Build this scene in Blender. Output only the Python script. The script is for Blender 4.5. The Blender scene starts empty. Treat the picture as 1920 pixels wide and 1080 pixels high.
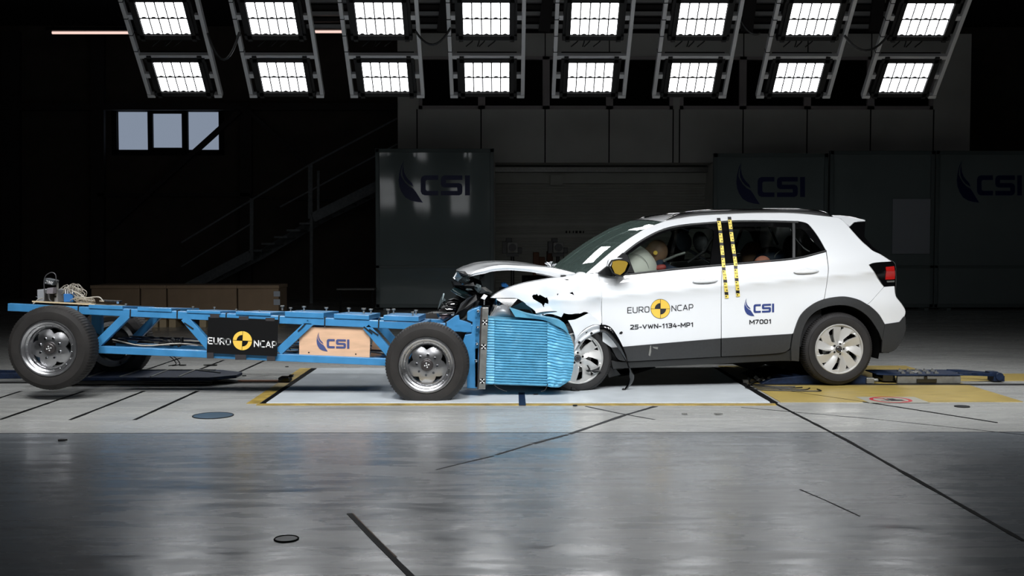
import bpy, bmesh, math, random
from mathutils import Vector, Matrix, Euler, noise, geometry

# ------------------------------------------------------------------ scene, camera, light
random.seed(7)
SC = bpy.context.scene
COL = SC.collection
EYE = Vector((0.0, 0.0, 1.27))
FPX = 2000.0                                     # focal length in pixels of the 1920 px wide frame
cam_data = bpy.data.cameras.new('camera')
cam_data.lens = 36.0 * FPX / 1920.0
cam_data.clip_end = 200
cam = bpy.data.objects.new('camera', cam_data)
COL.objects.link(cam)
cam.location = EYE
cam.rotation_euler = (math.pi / 2 - math.atan(85 / FPX), 0, -math.atan(15 / FPX))
SC.camera = cam
RCAM = cam.rotation_euler.to_matrix()

world = bpy.data.worlds.new('world')
SC.world = world
world.use_nodes = True
world.node_tree.nodes['Background'].inputs[0].default_value = (0.55, 0.6, 0.7, 1)
world.node_tree.nodes['Background'].inputs[1].default_value = 0.01

SC.view_settings.view_transform = 'Standard'
SC.view_settings.look = 'None'
SC.view_settings.exposure = 0.0
SC.view_settings.gamma = 1.0
SC.view_settings.use_curve_mapping = False

LAMP_W = 8.6         # watts of each floodlight in the near bank
LAMP_W_FAR = 2.8     # and in the far bank
LAMP_SPREAD = 72.0
CELL_E = 5.5          # brightness of a lit lens


def ray(px, py):
    return RCAM @ Vector(((px - 960) / FPX, -(py - 540) / FPX, -1.0))


def at(px, py, Y):
    d = ray(px, py)
    return EYE + d * (Y / d.y)


def gnd(px, py, z=0.0):
    d = ray(px, py)
    return EYE + d * ((z - EYE.z) / d.z)


# ------------------------------------------------------------------ materials
def lin(c):
    return tuple((x / 12.92 if x <= 0.04045 else ((x + 0.055) / 1.055) ** 2.4) for x in c)


def hexc(r, g, b):
    return lin((r / 255.0, g / 255.0, b / 255.0)) + (1.0,)


MATS = {}


def mat(name, col, rough=0.5, metal=0.0, coat=0.0, var=0.0, scale=8.0, bump=0.0, stretch=(1, 1, 1), rvar=0.0,
        back=None, emit=None, estr=0.0, spec=0.5, coat_r=0.03):
    m = bpy.data.materials.new(name)
    m.use_nodes = True
    nt = m.node_tree
    b = nt.nodes['Principled BSDF']
    c4 = hexc(*col)
    b.inputs['Base Color'].default_value = c4
    b.inputs['Roughness'].default_value = rough
    b.inputs['Metallic'].default_value = metal
    b.inputs['Specular IOR Level'].default_value = spec
    b.inputs['Coat Weight'].default_value = coat
    b.inputs['Coat Roughness'].default_value = coat_r
    if emit:
        b.inputs['Emission Color'].default_value = hexc(*emit)
        b.inputs['Emission Strength'].default_value = estr
    if var or bump or rvar:
        tc = nt.nodes.new('ShaderNodeTexCoord')
        mp = nt.nodes.new('ShaderNodeMapping')
        mp.inputs['Scale'].default_value = stretch
        nz = nt.nodes.new('ShaderNodeTexNoise')
        nz.inputs['Scale'].default_value = scale
        nz.inputs['Detail'].default_value = 6
        nt.links.new(tc.outputs['Object'], mp.inputs[0])
        nt.links.new(mp.outputs[0], nz.inputs['Vector'])
        if var:
            rmp = nt.nodes.new('ShaderNodeValToRGB')
            rmp.color_ramp.elements[0].position = 0.3
            rmp.color_ramp.elements[1].position = 0.7
            rmp.color_ramp.elements[0].color = tuple(x * (1 - var) for x in c4[:3]) + (1,)
            rmp.color_ramp.elements[1].color = tuple(min(1, x * (1 + var * .6)) for x in c4[:3]) + (1,)
            nt.links.new(nz.outputs['Fac'], rmp.inputs[0])
            nt.links.new(rmp.outputs[0], b.inputs['Base Color'])
        if rvar:
            mr = nt.nodes.new('ShaderNodeMapRange')
            mr.inputs['To Min'].default_value = max(0.02, rough - rvar)
            mr.inputs['To Max'].default_value = min(1, rough + rvar)
            nt.links.new(nz.outputs['Fac'], mr.inputs['Value'])
            nt.links.new(mr.outputs[0], b.inputs['Roughness'])
        if bump:
            bp = nt.nodes.new('ShaderNodeBump')
            bp.inputs['Strength'].default_value = bump
            bp.inputs['Distance'].default_value = 0.01
            nt.links.new(nz.outputs['Fac'], bp.inputs['Height'])
            nt.links.new(bp.outputs[0], b.inputs['Normal'])
    if back:
        # the inner face of the sheet is a different colour from the painted outer face
        out = nt.nodes['Material Output']
        b2 = nt.nodes.new('ShaderNodeBsdfDiffuse')
        b2.inputs[0].default_value = hexc(*back)
        geo = nt.nodes.new('ShaderNodeNewGeometry')
        mx = nt.nodes.new('ShaderNodeMixShader')
        nt.links.new(geo.outputs['Backfacing'], mx.inputs[0])
        nt.links.new(b.outputs[0], mx.inputs[1])
        nt.links.new(b2.outputs[0], mx.inputs[2])
        nt.links.new(mx.outputs[0], out.inputs[0])
    MATS[name] = m
    return m


def glass_mat(name, tint, refl=1.0, haze=0.0):
    m = bpy.data.materials.new(name)
    m.use_nodes = True
    nt = m.node_tree
    nt.nodes.remove(nt.nodes['Principled BSDF'])
    out = nt.nodes['Material Output']
    tr = nt.nodes.new('ShaderNodeBsdfTransparent')
    tr.inputs[0].default_value = hexc(*tint)
    gl = nt.nodes.new('ShaderNodeBsdfGlossy')
    gl.inputs['Roughness'].default_value = 0.015
    fr = nt.nodes.new('ShaderNodeFresnel')
    fr.inputs[0].default_value = 1.5
    mu = nt.nodes.new('ShaderNodeMath')
    mu.operation = 'MULTIPLY'
    mu.inputs[1].default_value = refl
    mx = nt.nodes.new('ShaderNodeMixShader')
    nt.links.new(fr.outputs[0], mu.inputs[0])
    nt.links.new(mu.outputs[0], mx.inputs[0])
    nt.links.new(tr.outputs[0], mx.inputs[1])
    nt.links.new(gl.outputs[0], mx.inputs[2])
    if haze:  # pale haze painted into the glass to brighten it
        df = nt.nodes.new('ShaderNodeBsdfDiffuse')
        df.inputs[0].default_value = hexc(150, 176, 168)
        m2 = nt.nodes.new('ShaderNodeMixShader')
        m2.inputs[0].default_value = haze
        nt.links.new(mx.outputs[0], m2.inputs[1])
        nt.links.new(df.outputs[0], m2.inputs[2])
        nt.links.new(m2.outputs[0], out.inputs[0])
    else:
        nt.links.new(mx.outputs[0], out.inputs[0])
    MATS[name] = m
    return m


WHITE = mat('white_car_paint', (226, 228, 230), 0.32, coat=1.0, back=(12, 12, 13))
DAMAGED = mat('torn_white_paint', (222, 224, 226), 0.35, coat=0.8, back=(20, 20, 21))
HANDLEP = mat('white_handle_paint', (218, 220, 222), 0.35, coat=.8)
GLOSSBLK = mat('gloss_black', (9, 9, 10), 0.08, coat=0.6)
BLKPLAST = mat('black_plastic', (17, 17, 18), 0.5, var=.2, scale=30)
CLAD = mat('grey_cladding_plastic', (44, 45, 46), 0.5, var=.12, scale=60, bump=.05)
CLAD2 = mat('dark_cladding_plastic', (30, 31, 31), 0.6, var=.12, scale=60)
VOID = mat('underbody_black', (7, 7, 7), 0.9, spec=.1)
RUBBER = mat('tyre_rubber', (30, 28, 28), 0.72, var=.25, scale=14, bump=.2)
RUBBER2 = mat('worn_tyre_rubber', (34, 31, 29), 0.75, var=.35, scale=9, bump=.25)
ALLOY = mat('painted_alloy', (200, 199, 196), 0.4, metal=.5)
DARKALLOY = mat('dark_alloy', (28, 28, 29), 0.4, metal=.4)
POLISHED = mat('polished_alloy', (190, 190, 192), 0.3, metal=1.0, rvar=.08, scale=20)
STEEL = mat('brushed_steel', (150, 150, 146), 0.42, metal=.75, var=.2, scale=20, rvar=.1)
CHROME = mat('chrome_plate', (215, 217, 220), 0.1, metal=1.0)
HUBGREY = mat('hub_grey', (70, 66, 66), 0.4, metal=.5)
GLASS = glass_mat('window_glass', (222, 230, 226))
GLASSDK = glass_mat('privacy_glass', (170, 174, 172))
WSCREEN = glass_mat('windscreen_glass', (205, 226, 216), 1.0, haze=.14)
BLUE = mat('trolley_blue_paint', (58, 128, 178), 0.42, var=.14, scale=10, rvar=.1, coat=.15)
BLUEDK = mat('worn_dark_blue_paint', (20, 36, 62), 0.6, var=.5, scale=25, spec=.3)
BARRIER = mat('barrier_blue_sheet', (92, 162, 194), 0.4, metal=.15, var=.08, scale=14)
BARRIER2 = mat('barrier_blue_sheet_pale', (98, 172, 206), 0.4, metal=.15, var=.1, scale=14)
PLY = mat('plywood', (214, 174, 142), 0.6, var=.13, scale=5, stretch=(1, 1, 5))
YELLOW = mat('sign_yellow', (233, 190, 76), 0.5)
BLACKP = mat('sign_black', (10, 10, 11), 0.35)
BLACKPRINT = mat('black_print', (34, 34, 38), 0.5)
WHITEP = mat('sign_white', (235, 235, 235), 0.5)
NAVY = mat('logo_navy', (40, 58, 118), 0.5)
NAVYDK = mat('panel_logo_navy', (24, 36, 92), 0.4)
TAPEY = mat('tape_yellow', (236, 212, 96), 0.5)
TAPEB = mat('tape_black', (22, 20, 20), 0.5)
REDLENS = mat('red_lens', (165, 28, 26), 0.1, coat=.8)
AMBER = mat('mirror_amber', (198, 164, 66), 0.25, metal=.5, coat=.5)
AIRBAG = mat('airbag_fabric', (215, 208, 200), 0.8, bump=.1, scale=60)
SKIN_D = mat('dummy_skin', (122, 92, 72), 0.55, var=.1)
SKIN_P = mat('dummy_pink_skin', (176, 110, 92), 0.55)
SKIN_R = mat('dummy_red_hand', (150, 60, 56), 0.6)
SHIRT = mat('dummy_navy_cloth', (34, 42, 60), 0.9)
SEATM = mat('seat_fabric', (24, 25, 28), 0.85, var=.2, scale=40)
SEATG = mat('headrest_grey', (150, 164, 184), 0.5)
TRIMD = mat('cabin_dark_trim', (18, 18, 20), 0.7)
CABLE = mat('cable_grey', (176, 170, 158), 0.55)
CABLEB = mat('cable_black', (14, 14, 14), 0.5)
BOXGREY = mat('instrument_grey', (150, 152, 156), 0.5)
BOXBLUE = mat('instrument_blue', (44, 106, 170), 0.45)
WOODB = mat('base_board', (206, 186, 150), 0.7)
RIGM = mat('rig_aluminium', (205, 205, 205), 0.5, metal=.2)
HOUS = mat('lamp_housing', (14, 13, 13), 0.6)
CEILM = mat('ceiling_dark', (34, 32, 32), 0.9)
BEAMM = mat('roof_steel', (62, 58, 58), 0.7)
WALLB = mat('rear_wall_cladding', (84, 77, 70), 0.85, var=.15, scale=3)
WALLG = mat('facade_panel_grey', (222, 221, 216), 0.7, var=.06, scale=2)
FRAMEG = mat('facade_frame', (190, 182, 182), 0.6)
JOINT = mat('dark_joint', (6, 6, 6), 0.8)
SHUT = mat('shutter_grey', (196, 197, 188), 0.6, var=.06, scale=3)
DARKGLASS = mat('dark_office_glass', (12, 10, 10), 0.1)
PANEL = mat('acrylic_panel', (134, 146, 146), 0.04, spec=.2, var=.05, scale=1.5)
PANELFR = mat('panel_frame', (110, 122, 122), 0.5)
PAPER = mat('grey_sheet', (176, 182, 190), 0.8)
CARD = mat('cardboard', (150, 128, 104), 0.9, var=.1, scale=6)
ORANGE = mat('orange_plastic', (84, 48, 24), 0.7)
CAMW = mat('camera_face', (120, 120, 116), 0.6)
STAIR = mat('stair_steel', (128, 134, 137), 0.6, var=.2, scale=20)
SKYPANE = mat('daylight_pane', (120, 130, 145), 0.4, emit=(128, 139, 156), estr=1.0)
TUBE = mat('fluorescent_tube', (200, 180, 170), 0.5, emit=(255, 218, 206), estr=1.0)
CELL = mat('lit_lens', (255, 255, 255), 0.5, emit=(250, 252, 255), estr=CELL_E)
YFLOOR = mat('yellow_floor_plate', (172, 150, 84), 0.42, var=.2, scale=5, stretch=(1, 3, 1), rvar=.12, bump=.03)
WPLATE = mat('white_floor_plate', (220, 226, 230), 0.2, var=.03, scale=4, rvar=.08)
ASPH = mat('black_joint_tape', (12, 12, 13), 0.8, spec=.1)
TAPEG = mat('grey_floor_tape', (48, 49, 51), 0.75, spec=.15)
TAPEYF = mat('yellow_floor_tape', (166, 140, 66), 0.6, var=.45, scale=9)
COPPER = mat('rail_metal', (196, 150, 128), 0.3, metal=.8)
REDP = mat('sign_red', (176, 42, 52), 0.5)


# ------------------------------------------------------------------ mesh building
def chain(o):
    M = o.matrix_basis.copy()
    while o.parent is not None:
        o = o.parent
        M = o.matrix_basis @ M
    return M


class MB:
    def __init__(self):
        self.v = []
        self.f = []
        self.m = []
        self.s = []

    def add(self, vs, fs, mi=0, sm=False):
        n = len(self.v)
        self.v += [Vector(p) for p in vs]
        for f in fs:
            self.f.append([i + n for i in f])
            self.m.append(mi)
            self.s.append(sm)
        return self

    def box(self, c, size, rot=None, mi=0, sm=False):
        hx, hy, hz = [s / 2 for s in size]
        vs = [Vector((x, y, z)) for x in (-hx, hx) for y in (-hy, hy) for z in (-hz, hz)]
        if rot is not None:
            R = rot if isinstance(rot, Matrix) else Euler(rot).to_matrix()
            vs = [R @ p for p in vs]
        vs = [p + Vector(c) for p in vs]
        return self.add(vs, [(0, 1, 3, 2), (4, 6, 7, 5), (0, 4, 5, 1), (2, 3, 7, 6), (0, 2, 6, 4), (1, 5, 7, 3)], mi, sm)

    def lohi(self, a, b, mi=0):
        a, b = Vector(a), Vector(b)
        return self.box((a + b) / 2, [abs(x) for x in (b - a)], mi=mi)

    def bar(self, a, b, w, d, mi=0, side=Vector((0, 1, 0))):
        """square bar from a to b, w across, d along 'side'"""
        a, b = Vector(a), Vector(b)
        t = (b - a).normalized()
        y = (side - t * side.dot(t)).normalized()
        z = t.cross(y)
        R = Matrix((t, y, z)).transposed()
        return self.box((a + b) / 2, ((b - a).length, d, w), R, mi)

    def tube(self, pts, r, n=8, mi=0, cap=True):
        pts = [Vector(p) for p in pts]
        rs = r if isinstance(r, (list, tuple)) else [r] * len(pts)
        vs, fs = [], []
        up = None
        for i, p in enumerate(pts):
            t = (pts[min(i + 1, len(pts) - 1)] - pts[max(i - 1, 0)]).normalized()
            if up is None:
                up = Vector((0, 0, 1)) if abs(t.z) < .9 else Vector((1, 0, 0))
            x = up.cross(t)
            if x.length < 1e-5:
                x = Vector((1, 0, 0)).cross(t)
            x.normalize()
            up = t.cross(x)
            for k in range(n):
                a = 2 * math.pi * k / n
                vs.append(p + (x * math.cos(a) + up * math.sin(a)) * rs[i])
        for i in range(len(pts) - 1):
            for k in range(n):
                k2 = (k + 1) % n
                fs.append((i * n + k, i * n + k2, (i + 1) * n + k2, (i + 1) * n + k))
        self.add(vs, fs, mi, True)
        if cap:
            m = len(vs)
            self.add(vs[:n], [tuple(reversed(range(n)))], mi)
            self.add(vs[m - n:], [tuple(range(n))], mi)
        return self

    def cyl(self, a, b, r, n=20, mi=0, r2=None):
        return self.tube([a, b], [r, r if r2 is None else r2], n, mi)

    def lathe(self, prof, n=64, c=(0, 0, 0), mi=0, sm=True, mod=None, closed=False):
        """profile of (radius, depth) turned about the Y axis; depth grows away from the viewer"""
        c = Vector(c)
        vs, fs = [], []
        for j, (r, d) in enumerate(prof):
            for k in range(n):
                a = 2 * math.pi * k / n
                rr = r + (mod(j, k) if mod else 0)
                vs.append(c + Vector((rr * math.cos(a), d, rr * math.sin(a))))
        m = len(prof)
        for j in range(m - 1 + (1 if closed else 0)):
            j2 = (j + 1) % m
            for k in range(n):
                k2 = (k + 1) % n
                fs.append((j * n + k, j2 * n + k, j2 * n + k2, j * n + k2))
        return self.add(vs, fs, mi, sm)

    def grid(self, fn, nu, nv, mi=0, sm=True, flip=False):
        vs = [fn(i / nu, j / nv) for i in range(nu + 1) for j in range(nv + 1)]
        fs = []
        for i in range(nu):
            for j in range(nv):
                q = (i * (nv + 1) + j, (i + 1) * (nv + 1) + j, (i + 1) * (nv + 1) + j + 1, i * (nv + 1) + j + 1)
                fs.append(q[::-1] if flip else q)
        return self.add(vs, fs, mi, sm)

    def ball(self, c, r, n=20, mi=0, rot=None, fn=None):
        c = Vector(c)
        r = Vector(r) if not isinstance(r, (int, float)) else Vector((r, r, r))
        R = Euler(rot).to_matrix() if rot else Matrix.Identity(3)

        def g(u, v):
            th, ph = math.pi * u, 2 * math.pi * v
            p = Vector((math.sin(th) * math.cos(ph), math.sin(th) * math.sin(ph), math.cos(th)))
            if fn:
                p = fn(p)
            return c + R @ Vector((p.x * r.x, p.y * r.y, p.z * r.z))
        return self.grid(g, n // 2 + 2, n, mi, True)

    def slab(self, pts, depth, mi=0, jit=0.0, sm=False, rnd=None):
        """polygon (3-D points, roughly planar) given thickness along 'depth'"""
        rr = rnd or random
        depth = Vector(depth)
        P = []
        for p in pts:
            P.append(Vector(p) + depth.normalized() * rr.uniform(-jit, jit))
        n = len(P)
        flat = [[Vector((p.x, p.z, 0)) for p in P]]
        if abs(depth.normalized().z) > .8:
            flat = [[Vector((p.x, p.y, 0)) for p in P]]
        elif abs(depth.normalized().x) > .8:
            flat = [[Vector((p.y, p.z, 0)) for p in P]]
        tris = geometry.tessellate_polygon(flat)
        B = [p + depth for p in P]
        self.add(P, tris, mi, sm)
        self.add(B, [t[::-1] for t in tris], mi, sm)
        self.add(P + B, [(i, (i + 1) % n, n + (i + 1) % n, n + i) for i in range(n)], mi, False)
        return self

    def build(self, name, mats, parent=None, world=False, bevel=0.0, angle=40, fixn=True, loc=None):
        me = bpy.data.meshes.new(name)
        vs = self.v
        if world and parent is not None:
            M = chain(parent).inverted()
            vs = [M @ p for p in vs]
        if loc is not None:
            L = Vector(loc)
            if world and parent is not None:
                L = M @ L
            vs = [p - L for p in vs]
        me.from_pydata([tuple(p) for p in vs], [], self.f)
        if not isinstance(mats, (list, tuple)):
            mats = [mats]
        for m_ in mats:
            me.materials.append(m_)
        if fixn:
            bm = bmesh.new()
            bm.from_mesh(me)
            bmesh.ops.remove_doubles(bm, verts=bm.verts, dist=1e-5)
            bmesh.ops.recalc_face_normals(bm, faces=bm.faces)
            bm.to_mesh(me)
            bm.free()
            if len(me.polygons) == len(self.f):
                for i, p in enumerate(me.polygons):
                    p.material_index = self.m[i]
                    p.use_smooth = self.s[i]
            else:
                # doubles removed some faces: fall back on majority
                anys = any(self.s)
                for p in me.polygons:
                    p.use_smooth = anys
        else:
            for i, p in enumerate(me.polygons):
                p.material_index = self.m[i]
                p.use_smooth = self.s[i]
        if any(self.s):
            me.set_sharp_from_angle(angle=math.radians(angle))
        o = bpy.data.objects.new(name, me)
        COL.objects.link(o)
        if parent is not None:
            o.parent = parent
        if loc is not None:
            o.location = L
        if bevel:
            bv = o.modifiers.new('bevel', 'BEVEL')
            bv.width = bevel
            bv.segments = 2
            bv.limit_method = 'ANGLE'
        return o


def split_build(mb, name, mats, parent=None, **kw):
    """one object for every separate piece collected in mb"""
    key = {}
    par = list(range(len(mb.v)))

    def find(i):
        while par[i] != i:
            par[i] = par[par[i]]
            i = par[i]
        return i
    for i, p in enumerate(mb.v):
        k = (round(p.x, 5), round(p.y, 5), round(p.z, 5))
        if k in key:
            par[find(i)] = find(key[k])
        else:
            key[k] = i
    for f in mb.f:
        for i in f[1:]:
            par[find(i)] = find(f[0])
    groups = {}
    for fi, f in enumerate(mb.f):
        groups.setdefault(find(f[0]), []).append(fi)
    out = []
    for g in groups.values():
        m = MB()
        used = {}
        for fi in g:
            ff = []
            for i in mb.f[fi]:
                if i not in used:
                    used[i] = len(m.v)
                    m.v.append(mb.v[i])
                ff.append(used[i])
            m.f.append(ff)
            m.m.append(mb.m[fi])
            m.s.append(mb.s[fi])
        out.append(m.build(name, mats, parent, **kw))
    return out


def tag(o, label, cat=None, group=None, kind=None):
    if label:
        o['label'] = label
    if cat:
        o['category'] = cat
    if group:
        o['group'] = group
    if kind:
        o['kind'] = kind
    return o


def empty(name, loc=(0, 0, 0), rz=0.0):
    o = bpy.data.objects.new(name, None)
    COL.objects.link(o)
    o.location = loc
    o.rotation_euler = (0, 0, rz)
    o.matrix_basis = Matrix.Translation(Vector(loc)) @ Matrix.Rotation(rz, 4, 'Z')
    return o


def struct(o):
    o['kind'] = 'structure'
    return o


def copy_tree(o, parent=None):
    c = o.copy()
    COL.objects.link(c)
    c.parent = parent
    for ch in o.children:
        copy_tree(ch, c)
    return c


def catmull(pts, n=8):
    """open smooth curve through 2-D/3-D points"""
    if len(pts) == 2:
        a, b = Vector(pts[0]), Vector(pts[1])
        return [a.lerp(b, i / n) for i in range(n + 1)]
    P = [Vector(p) for p in pts]
    P = [P[0] * 2 - P[1]] + P + [P[-1] * 2 - P[-2]]
    out = []
    for i in range(1, len(P) - 2):
        p0, p1, p2, p3 = P[i - 1:i + 3]
        for k in range(n):
            t = k / n
            out.append(0.5 * ((2 * p1) + (p2 - p0) * t + (2 * p0 - 5 * p1 + 4 * p2 - p3) * t * t
                              + (3 * p1 - p0 - 3 * p2 + p3) * t ** 3))
    out.append(P[-2])
    return out


def resample(pts, step):
    """closed polygon resampled so no edge is longer than step, corners kept"""
    out = []
    n = len(pts)
    for i in range(n):
        a, b = pts[i], pts[(i + 1) % n]
        L = (b - a).length
        if L < 1e-5:
            continue
        k = max(1, int(math.ceil(L / step)))
        for j in range(k):
            out.append(a.lerp(b, j / k))
    return out


def inside(p, poly):
    x, y = p[0], p[1]
    c = False
    n = len(poly)
    j = n - 1
    for i in range(n):
        xi, yi = poly[i][0], poly[i][1]
        xj, yj = poly[j][0], poly[j][1]
        if (yi > y) != (yj > y) and x < (xj - xi) * (y - yi) / (yj - yi) + xi:
            c = not c
        j = i
    return c


def tri2d(outer, holes=(), step=0.04):
    """triangulate a 2-D polygon with holes, interior points on a grid"""
    loops = [resample([Vector(p[:2]) for p in outer], step)] + [resample([Vector(p[:2]) for p in h], step) for h in holes]
    verts, edges = [], []
    for L in loops:
        b = len(verts)
        verts += L
        edges += [(b + i, b + (i + 1) % len(L)) for i in range(len(L))]
    xs = [p.x for p in loops[0]]
    ys = [p.y for p in loops[0]]
    bnd = [p.copy() for p in verts]
    nx = int((max(xs) - min(xs)) / step)
    ny = int((max(ys) - min(ys)) / step)
    for i in range(nx + 1):
        for j in range(ny + 1):
            q = Vector((min(xs) + (i + .5) * step, min(ys) + (j + .5) * step))
            if not inside(q, loops[0]) or any(inside(q, h) for h in loops[1:]):
                continue
            if min((q - b).length_squared for b in bnd) < (step * .45) ** 2:
                continue
            verts.append(q)
    vo, eo, fo, *_ = geometry.delaunay_2d_cdt(verts, edges, [], 0, 1e-7)
    tris = []
    for f in fo:
        c = (vo[f[0]] + vo[f[1]] + vo[f[2]]) / 3
        if inside(c, loops[0]) and not any(inside(c, h) for h in loops[1:]):
            a, b_, c_ = vo[f[0]], vo[f[1]], vo[f[2]]
            cr = (b_ - a).x * (c_ - a).y - (b_ - a).y * (c_ - a).x
            if abs(cr) > 1e-9:
                tris.append(tuple(f) if cr > 0 else tuple(reversed(f)))
    ne = {}
    for t in tris:
        for k in range(3):
            e = (t[k], t[(k + 1) % 3])
            ne[e] = 1
    rim = [e for e in ne if (e[1], e[0]) not in ne]
    return vo, tris, rim


def segs(lst, n=6):
    """outline made of smooth segments joined at corners (pixel pairs)"""
    out = []
    for s in lst:
        c = catmull(s, n) if len(s) > 2 else [Vector(s[0]), Vector(s[1])]
        out += c[:-1]
    return out


# ------------------------------------------------------------------ lettering
def glyph(ch):
    """pen strokes of a squared technical letter, height 1"""
    w = {'1': .34, '-': .36, 'I': .1, 'M': .84, 'W': 1.0, 'V': .74, 'A': .70, 'N': .66, 'E': .52, '7': .56}.get(ch, .60)
    q, r = .2, .06
    G = {
        'E': [[(w, 1), (0, 1), (0, 0), (w, 0)], [(0, .5), (w * .9, .5)]],
        'U': [[(0, 1), (0, q), (r, r), (q, 0), (w - q, 0), (w - r, r), (w, q), (w, 1)]],
        'R': [[(0, 0), (0, 1), (w - q, 1), (w - r, 1 - r), (w, 1 - q), (w, .62), (w - r, .48), (w - q, .42), (0, .42)], [(w * .5, .42), (w, 0)]],
        'P': [[(0, 0), (0, 1), (w - q, 1), (w - r, 1 - r), (w, 1 - q), (w, .56), (w - r, .42), (w - q, .36), (0, .36)]],
        'O': [[(q, 0), (w - q, 0), (w - r, r), (w, q), (w, 1 - q), (w - r, 1 - r), (w - q, 1), (q, 1), (r, 1 - r), (0, 1 - q), (0, q), (r, r), (q, 0)]],
        'N': [[(0, 0), (0, 1), (w, 0), (w, 1)]],
        'C': [[(w, 1), (q, 1), (r, 1 - r), (0, 1 - q), (0, q), (r, r), (q, 0), (w, 0)]],
        'A': [[(0, 0), (w * .5, 1), (w, 0)], [(w * .16, .3), (w * .84, .3)]],
        '2': [[(0, 1), (w - q, 1), (w - r, 1 - r), (w, 1 - q), (w, .68), (w - r, .55), (0, .08), (0, 0), (w, 0)]],
        '5': [[(w * .95, 1), (.02, 1), (0, .56), (w - q, .56), (w - r, .51), (w, .38), (w, q), (w - r, r), (w - q, 0), (0, 0)]],
        '-': [[(.03, .40), (w, .40)]],
        'V': [[(0, 1), (w * .5, 0), (w, 1)]],
        'W': [[(0, 1), (w * .25, 0), (w * .5, .8), (w * .75, 0), (w, 1)]],
        '1': [[(0, .78), (w * .8, 1), (w * .8, 0)]],
        '3': [[(0, 1), (w - q, 1), (w - r, 1 - r), (w, 1 - q), (w, .66), (w - r, .56), (w - q, .52), (.15, .52)],
              [(w - q, .52), (w - r, .47), (w, .35), (w, q), (w - r, r), (w - q, 0), (0, 0)]],
        '4': [[(w * .5, 1), (0, .26), (w, .26)], [(w * .76, .55), (w * .76, 0)]],
        'M': [[(0, 0), (0, 1), (w * .5, .25), (w, 1), (w, 0)]],
        '7': [[(0, 1), (w, 1), (w * .28, 0)]],
        'S': [[(w, 1), (q, 1), (r, 1 - r), (0, 1 - q), (0, .66), (r, .55), (q, .52), (w - q, .52), (w - r, .47), (w, .36), (w, q), (w - r, r), (w - q, 0), (0, 0)]],
        'Y': [[(0, 1), (w * .5, .45), (w, 1)], [(w * .5, .45), (w * .5, 0)]],
    }
    G['0'] = G['O']
    return G[ch], w


def text2d(s, th=.115, gap=.2):
    vs, fs = [], []
    x = 0.0
    k = 1 - th
    for ch in s:
        st_, w = glyph(ch)
        for line in st_:
            P = [Vector((x + p[0], th / 2 + p[1] * k)) for p in line]
            for i in range(len(P) - 1):
                a, b_ = P[i], P[i + 1]
                t = (b_ - a).normalized()
                n_ = Vector((-t.y, t.x)) * th / 2
                e0 = th / 2 if i == 0 and (abs(t.x) < .01 or abs(t.y) < .01) else th * .18
                e1 = th / 2 if i == len(P) - 2 and (abs(t.x) < .01 or abs(t.y) < .01) else th * .18
                a, b_ = a - t * e0, b_ + t * e1
                m = len(vs)
                vs += [a - n_, b_ - n_, b_ + n_, a + n_]
                fs.append((m, m + 1, m + 2, m + 3))
            for p in P[1:-1]:
                m = len(vs)
                vs += [p + Vector((math.cos(j * math.pi / 4 + .39), math.sin(j * math.pi / 4 + .39))) * th * .54 for j in range(8)]
                fs.append(tuple(range(m, m + 8)))
        x += w + gap + th * .5
    x0, x1 = min(v.x for v in vs), max(v.x for v in vs)
    return [Vector(((v.x - x0) / (x1 - x0), v.y)) for v in vs], fs


def poly2d(pts):
    vs = [Vector(p) for p in pts]
    return vs, [tuple(t) for t in geometry.tessellate_polygon([[Vector((p.x, p.y, 0)) for p in vs]])]


FEATHER_A = [(470, 200), (450, 245), (436, 300), (430, 350), (436, 400), (452, 440), (480, 480), (520, 503), (565, 514),
             (612, 520), (585, 480), (560, 440), (541, 415), (510, 398), (480, 370), (458, 335), (446, 310), (448, 280), (458, 240)]
FEATHER_B = [(470, 205), (462, 245), (457, 280), (460, 315), (474, 345), (500, 375), (528, 392), (542, 400), (530, 372),
             (505, 348), (485, 322), (472, 290), (466, 250)]
LET_C = [(725, 315), (625, 315), (604, 324), (595, 345), (595, 435), (604, 456), (625, 465), (725, 465), (725, 431), (642, 431),
         (632, 421), (632, 359), (642, 349), (725, 349)]
LET_S = [(905, 315), (772, 315), (752, 323), (745, 340), (745, 382), (752, 399), (772, 406), (866, 406), (868, 431), (745, 431),
         (745, 465), (880, 465), (898, 457), (905, 440), (905, 396), (898, 380), (880, 373), (784, 373), (782, 349), (905, 349)]
LET_I = [(924, 315), (961, 315), (961, 465), (924, 465)]


def logo_csi(place, mb, mi=0, bold=0):
    """place(u, v) takes the logo box 0..1, v up"""
    for P in (FEATHER_A, FEATHER_B, LET_C, LET_S, LET_I):
        q = [((x - 430) / 531.0, 1 - (y - 200) / 320.0) for x, y in P]
        vs, fs = poly2d(q)
        mb.add([place(p.x, p.y) for p in vs], fs, mi)


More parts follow.
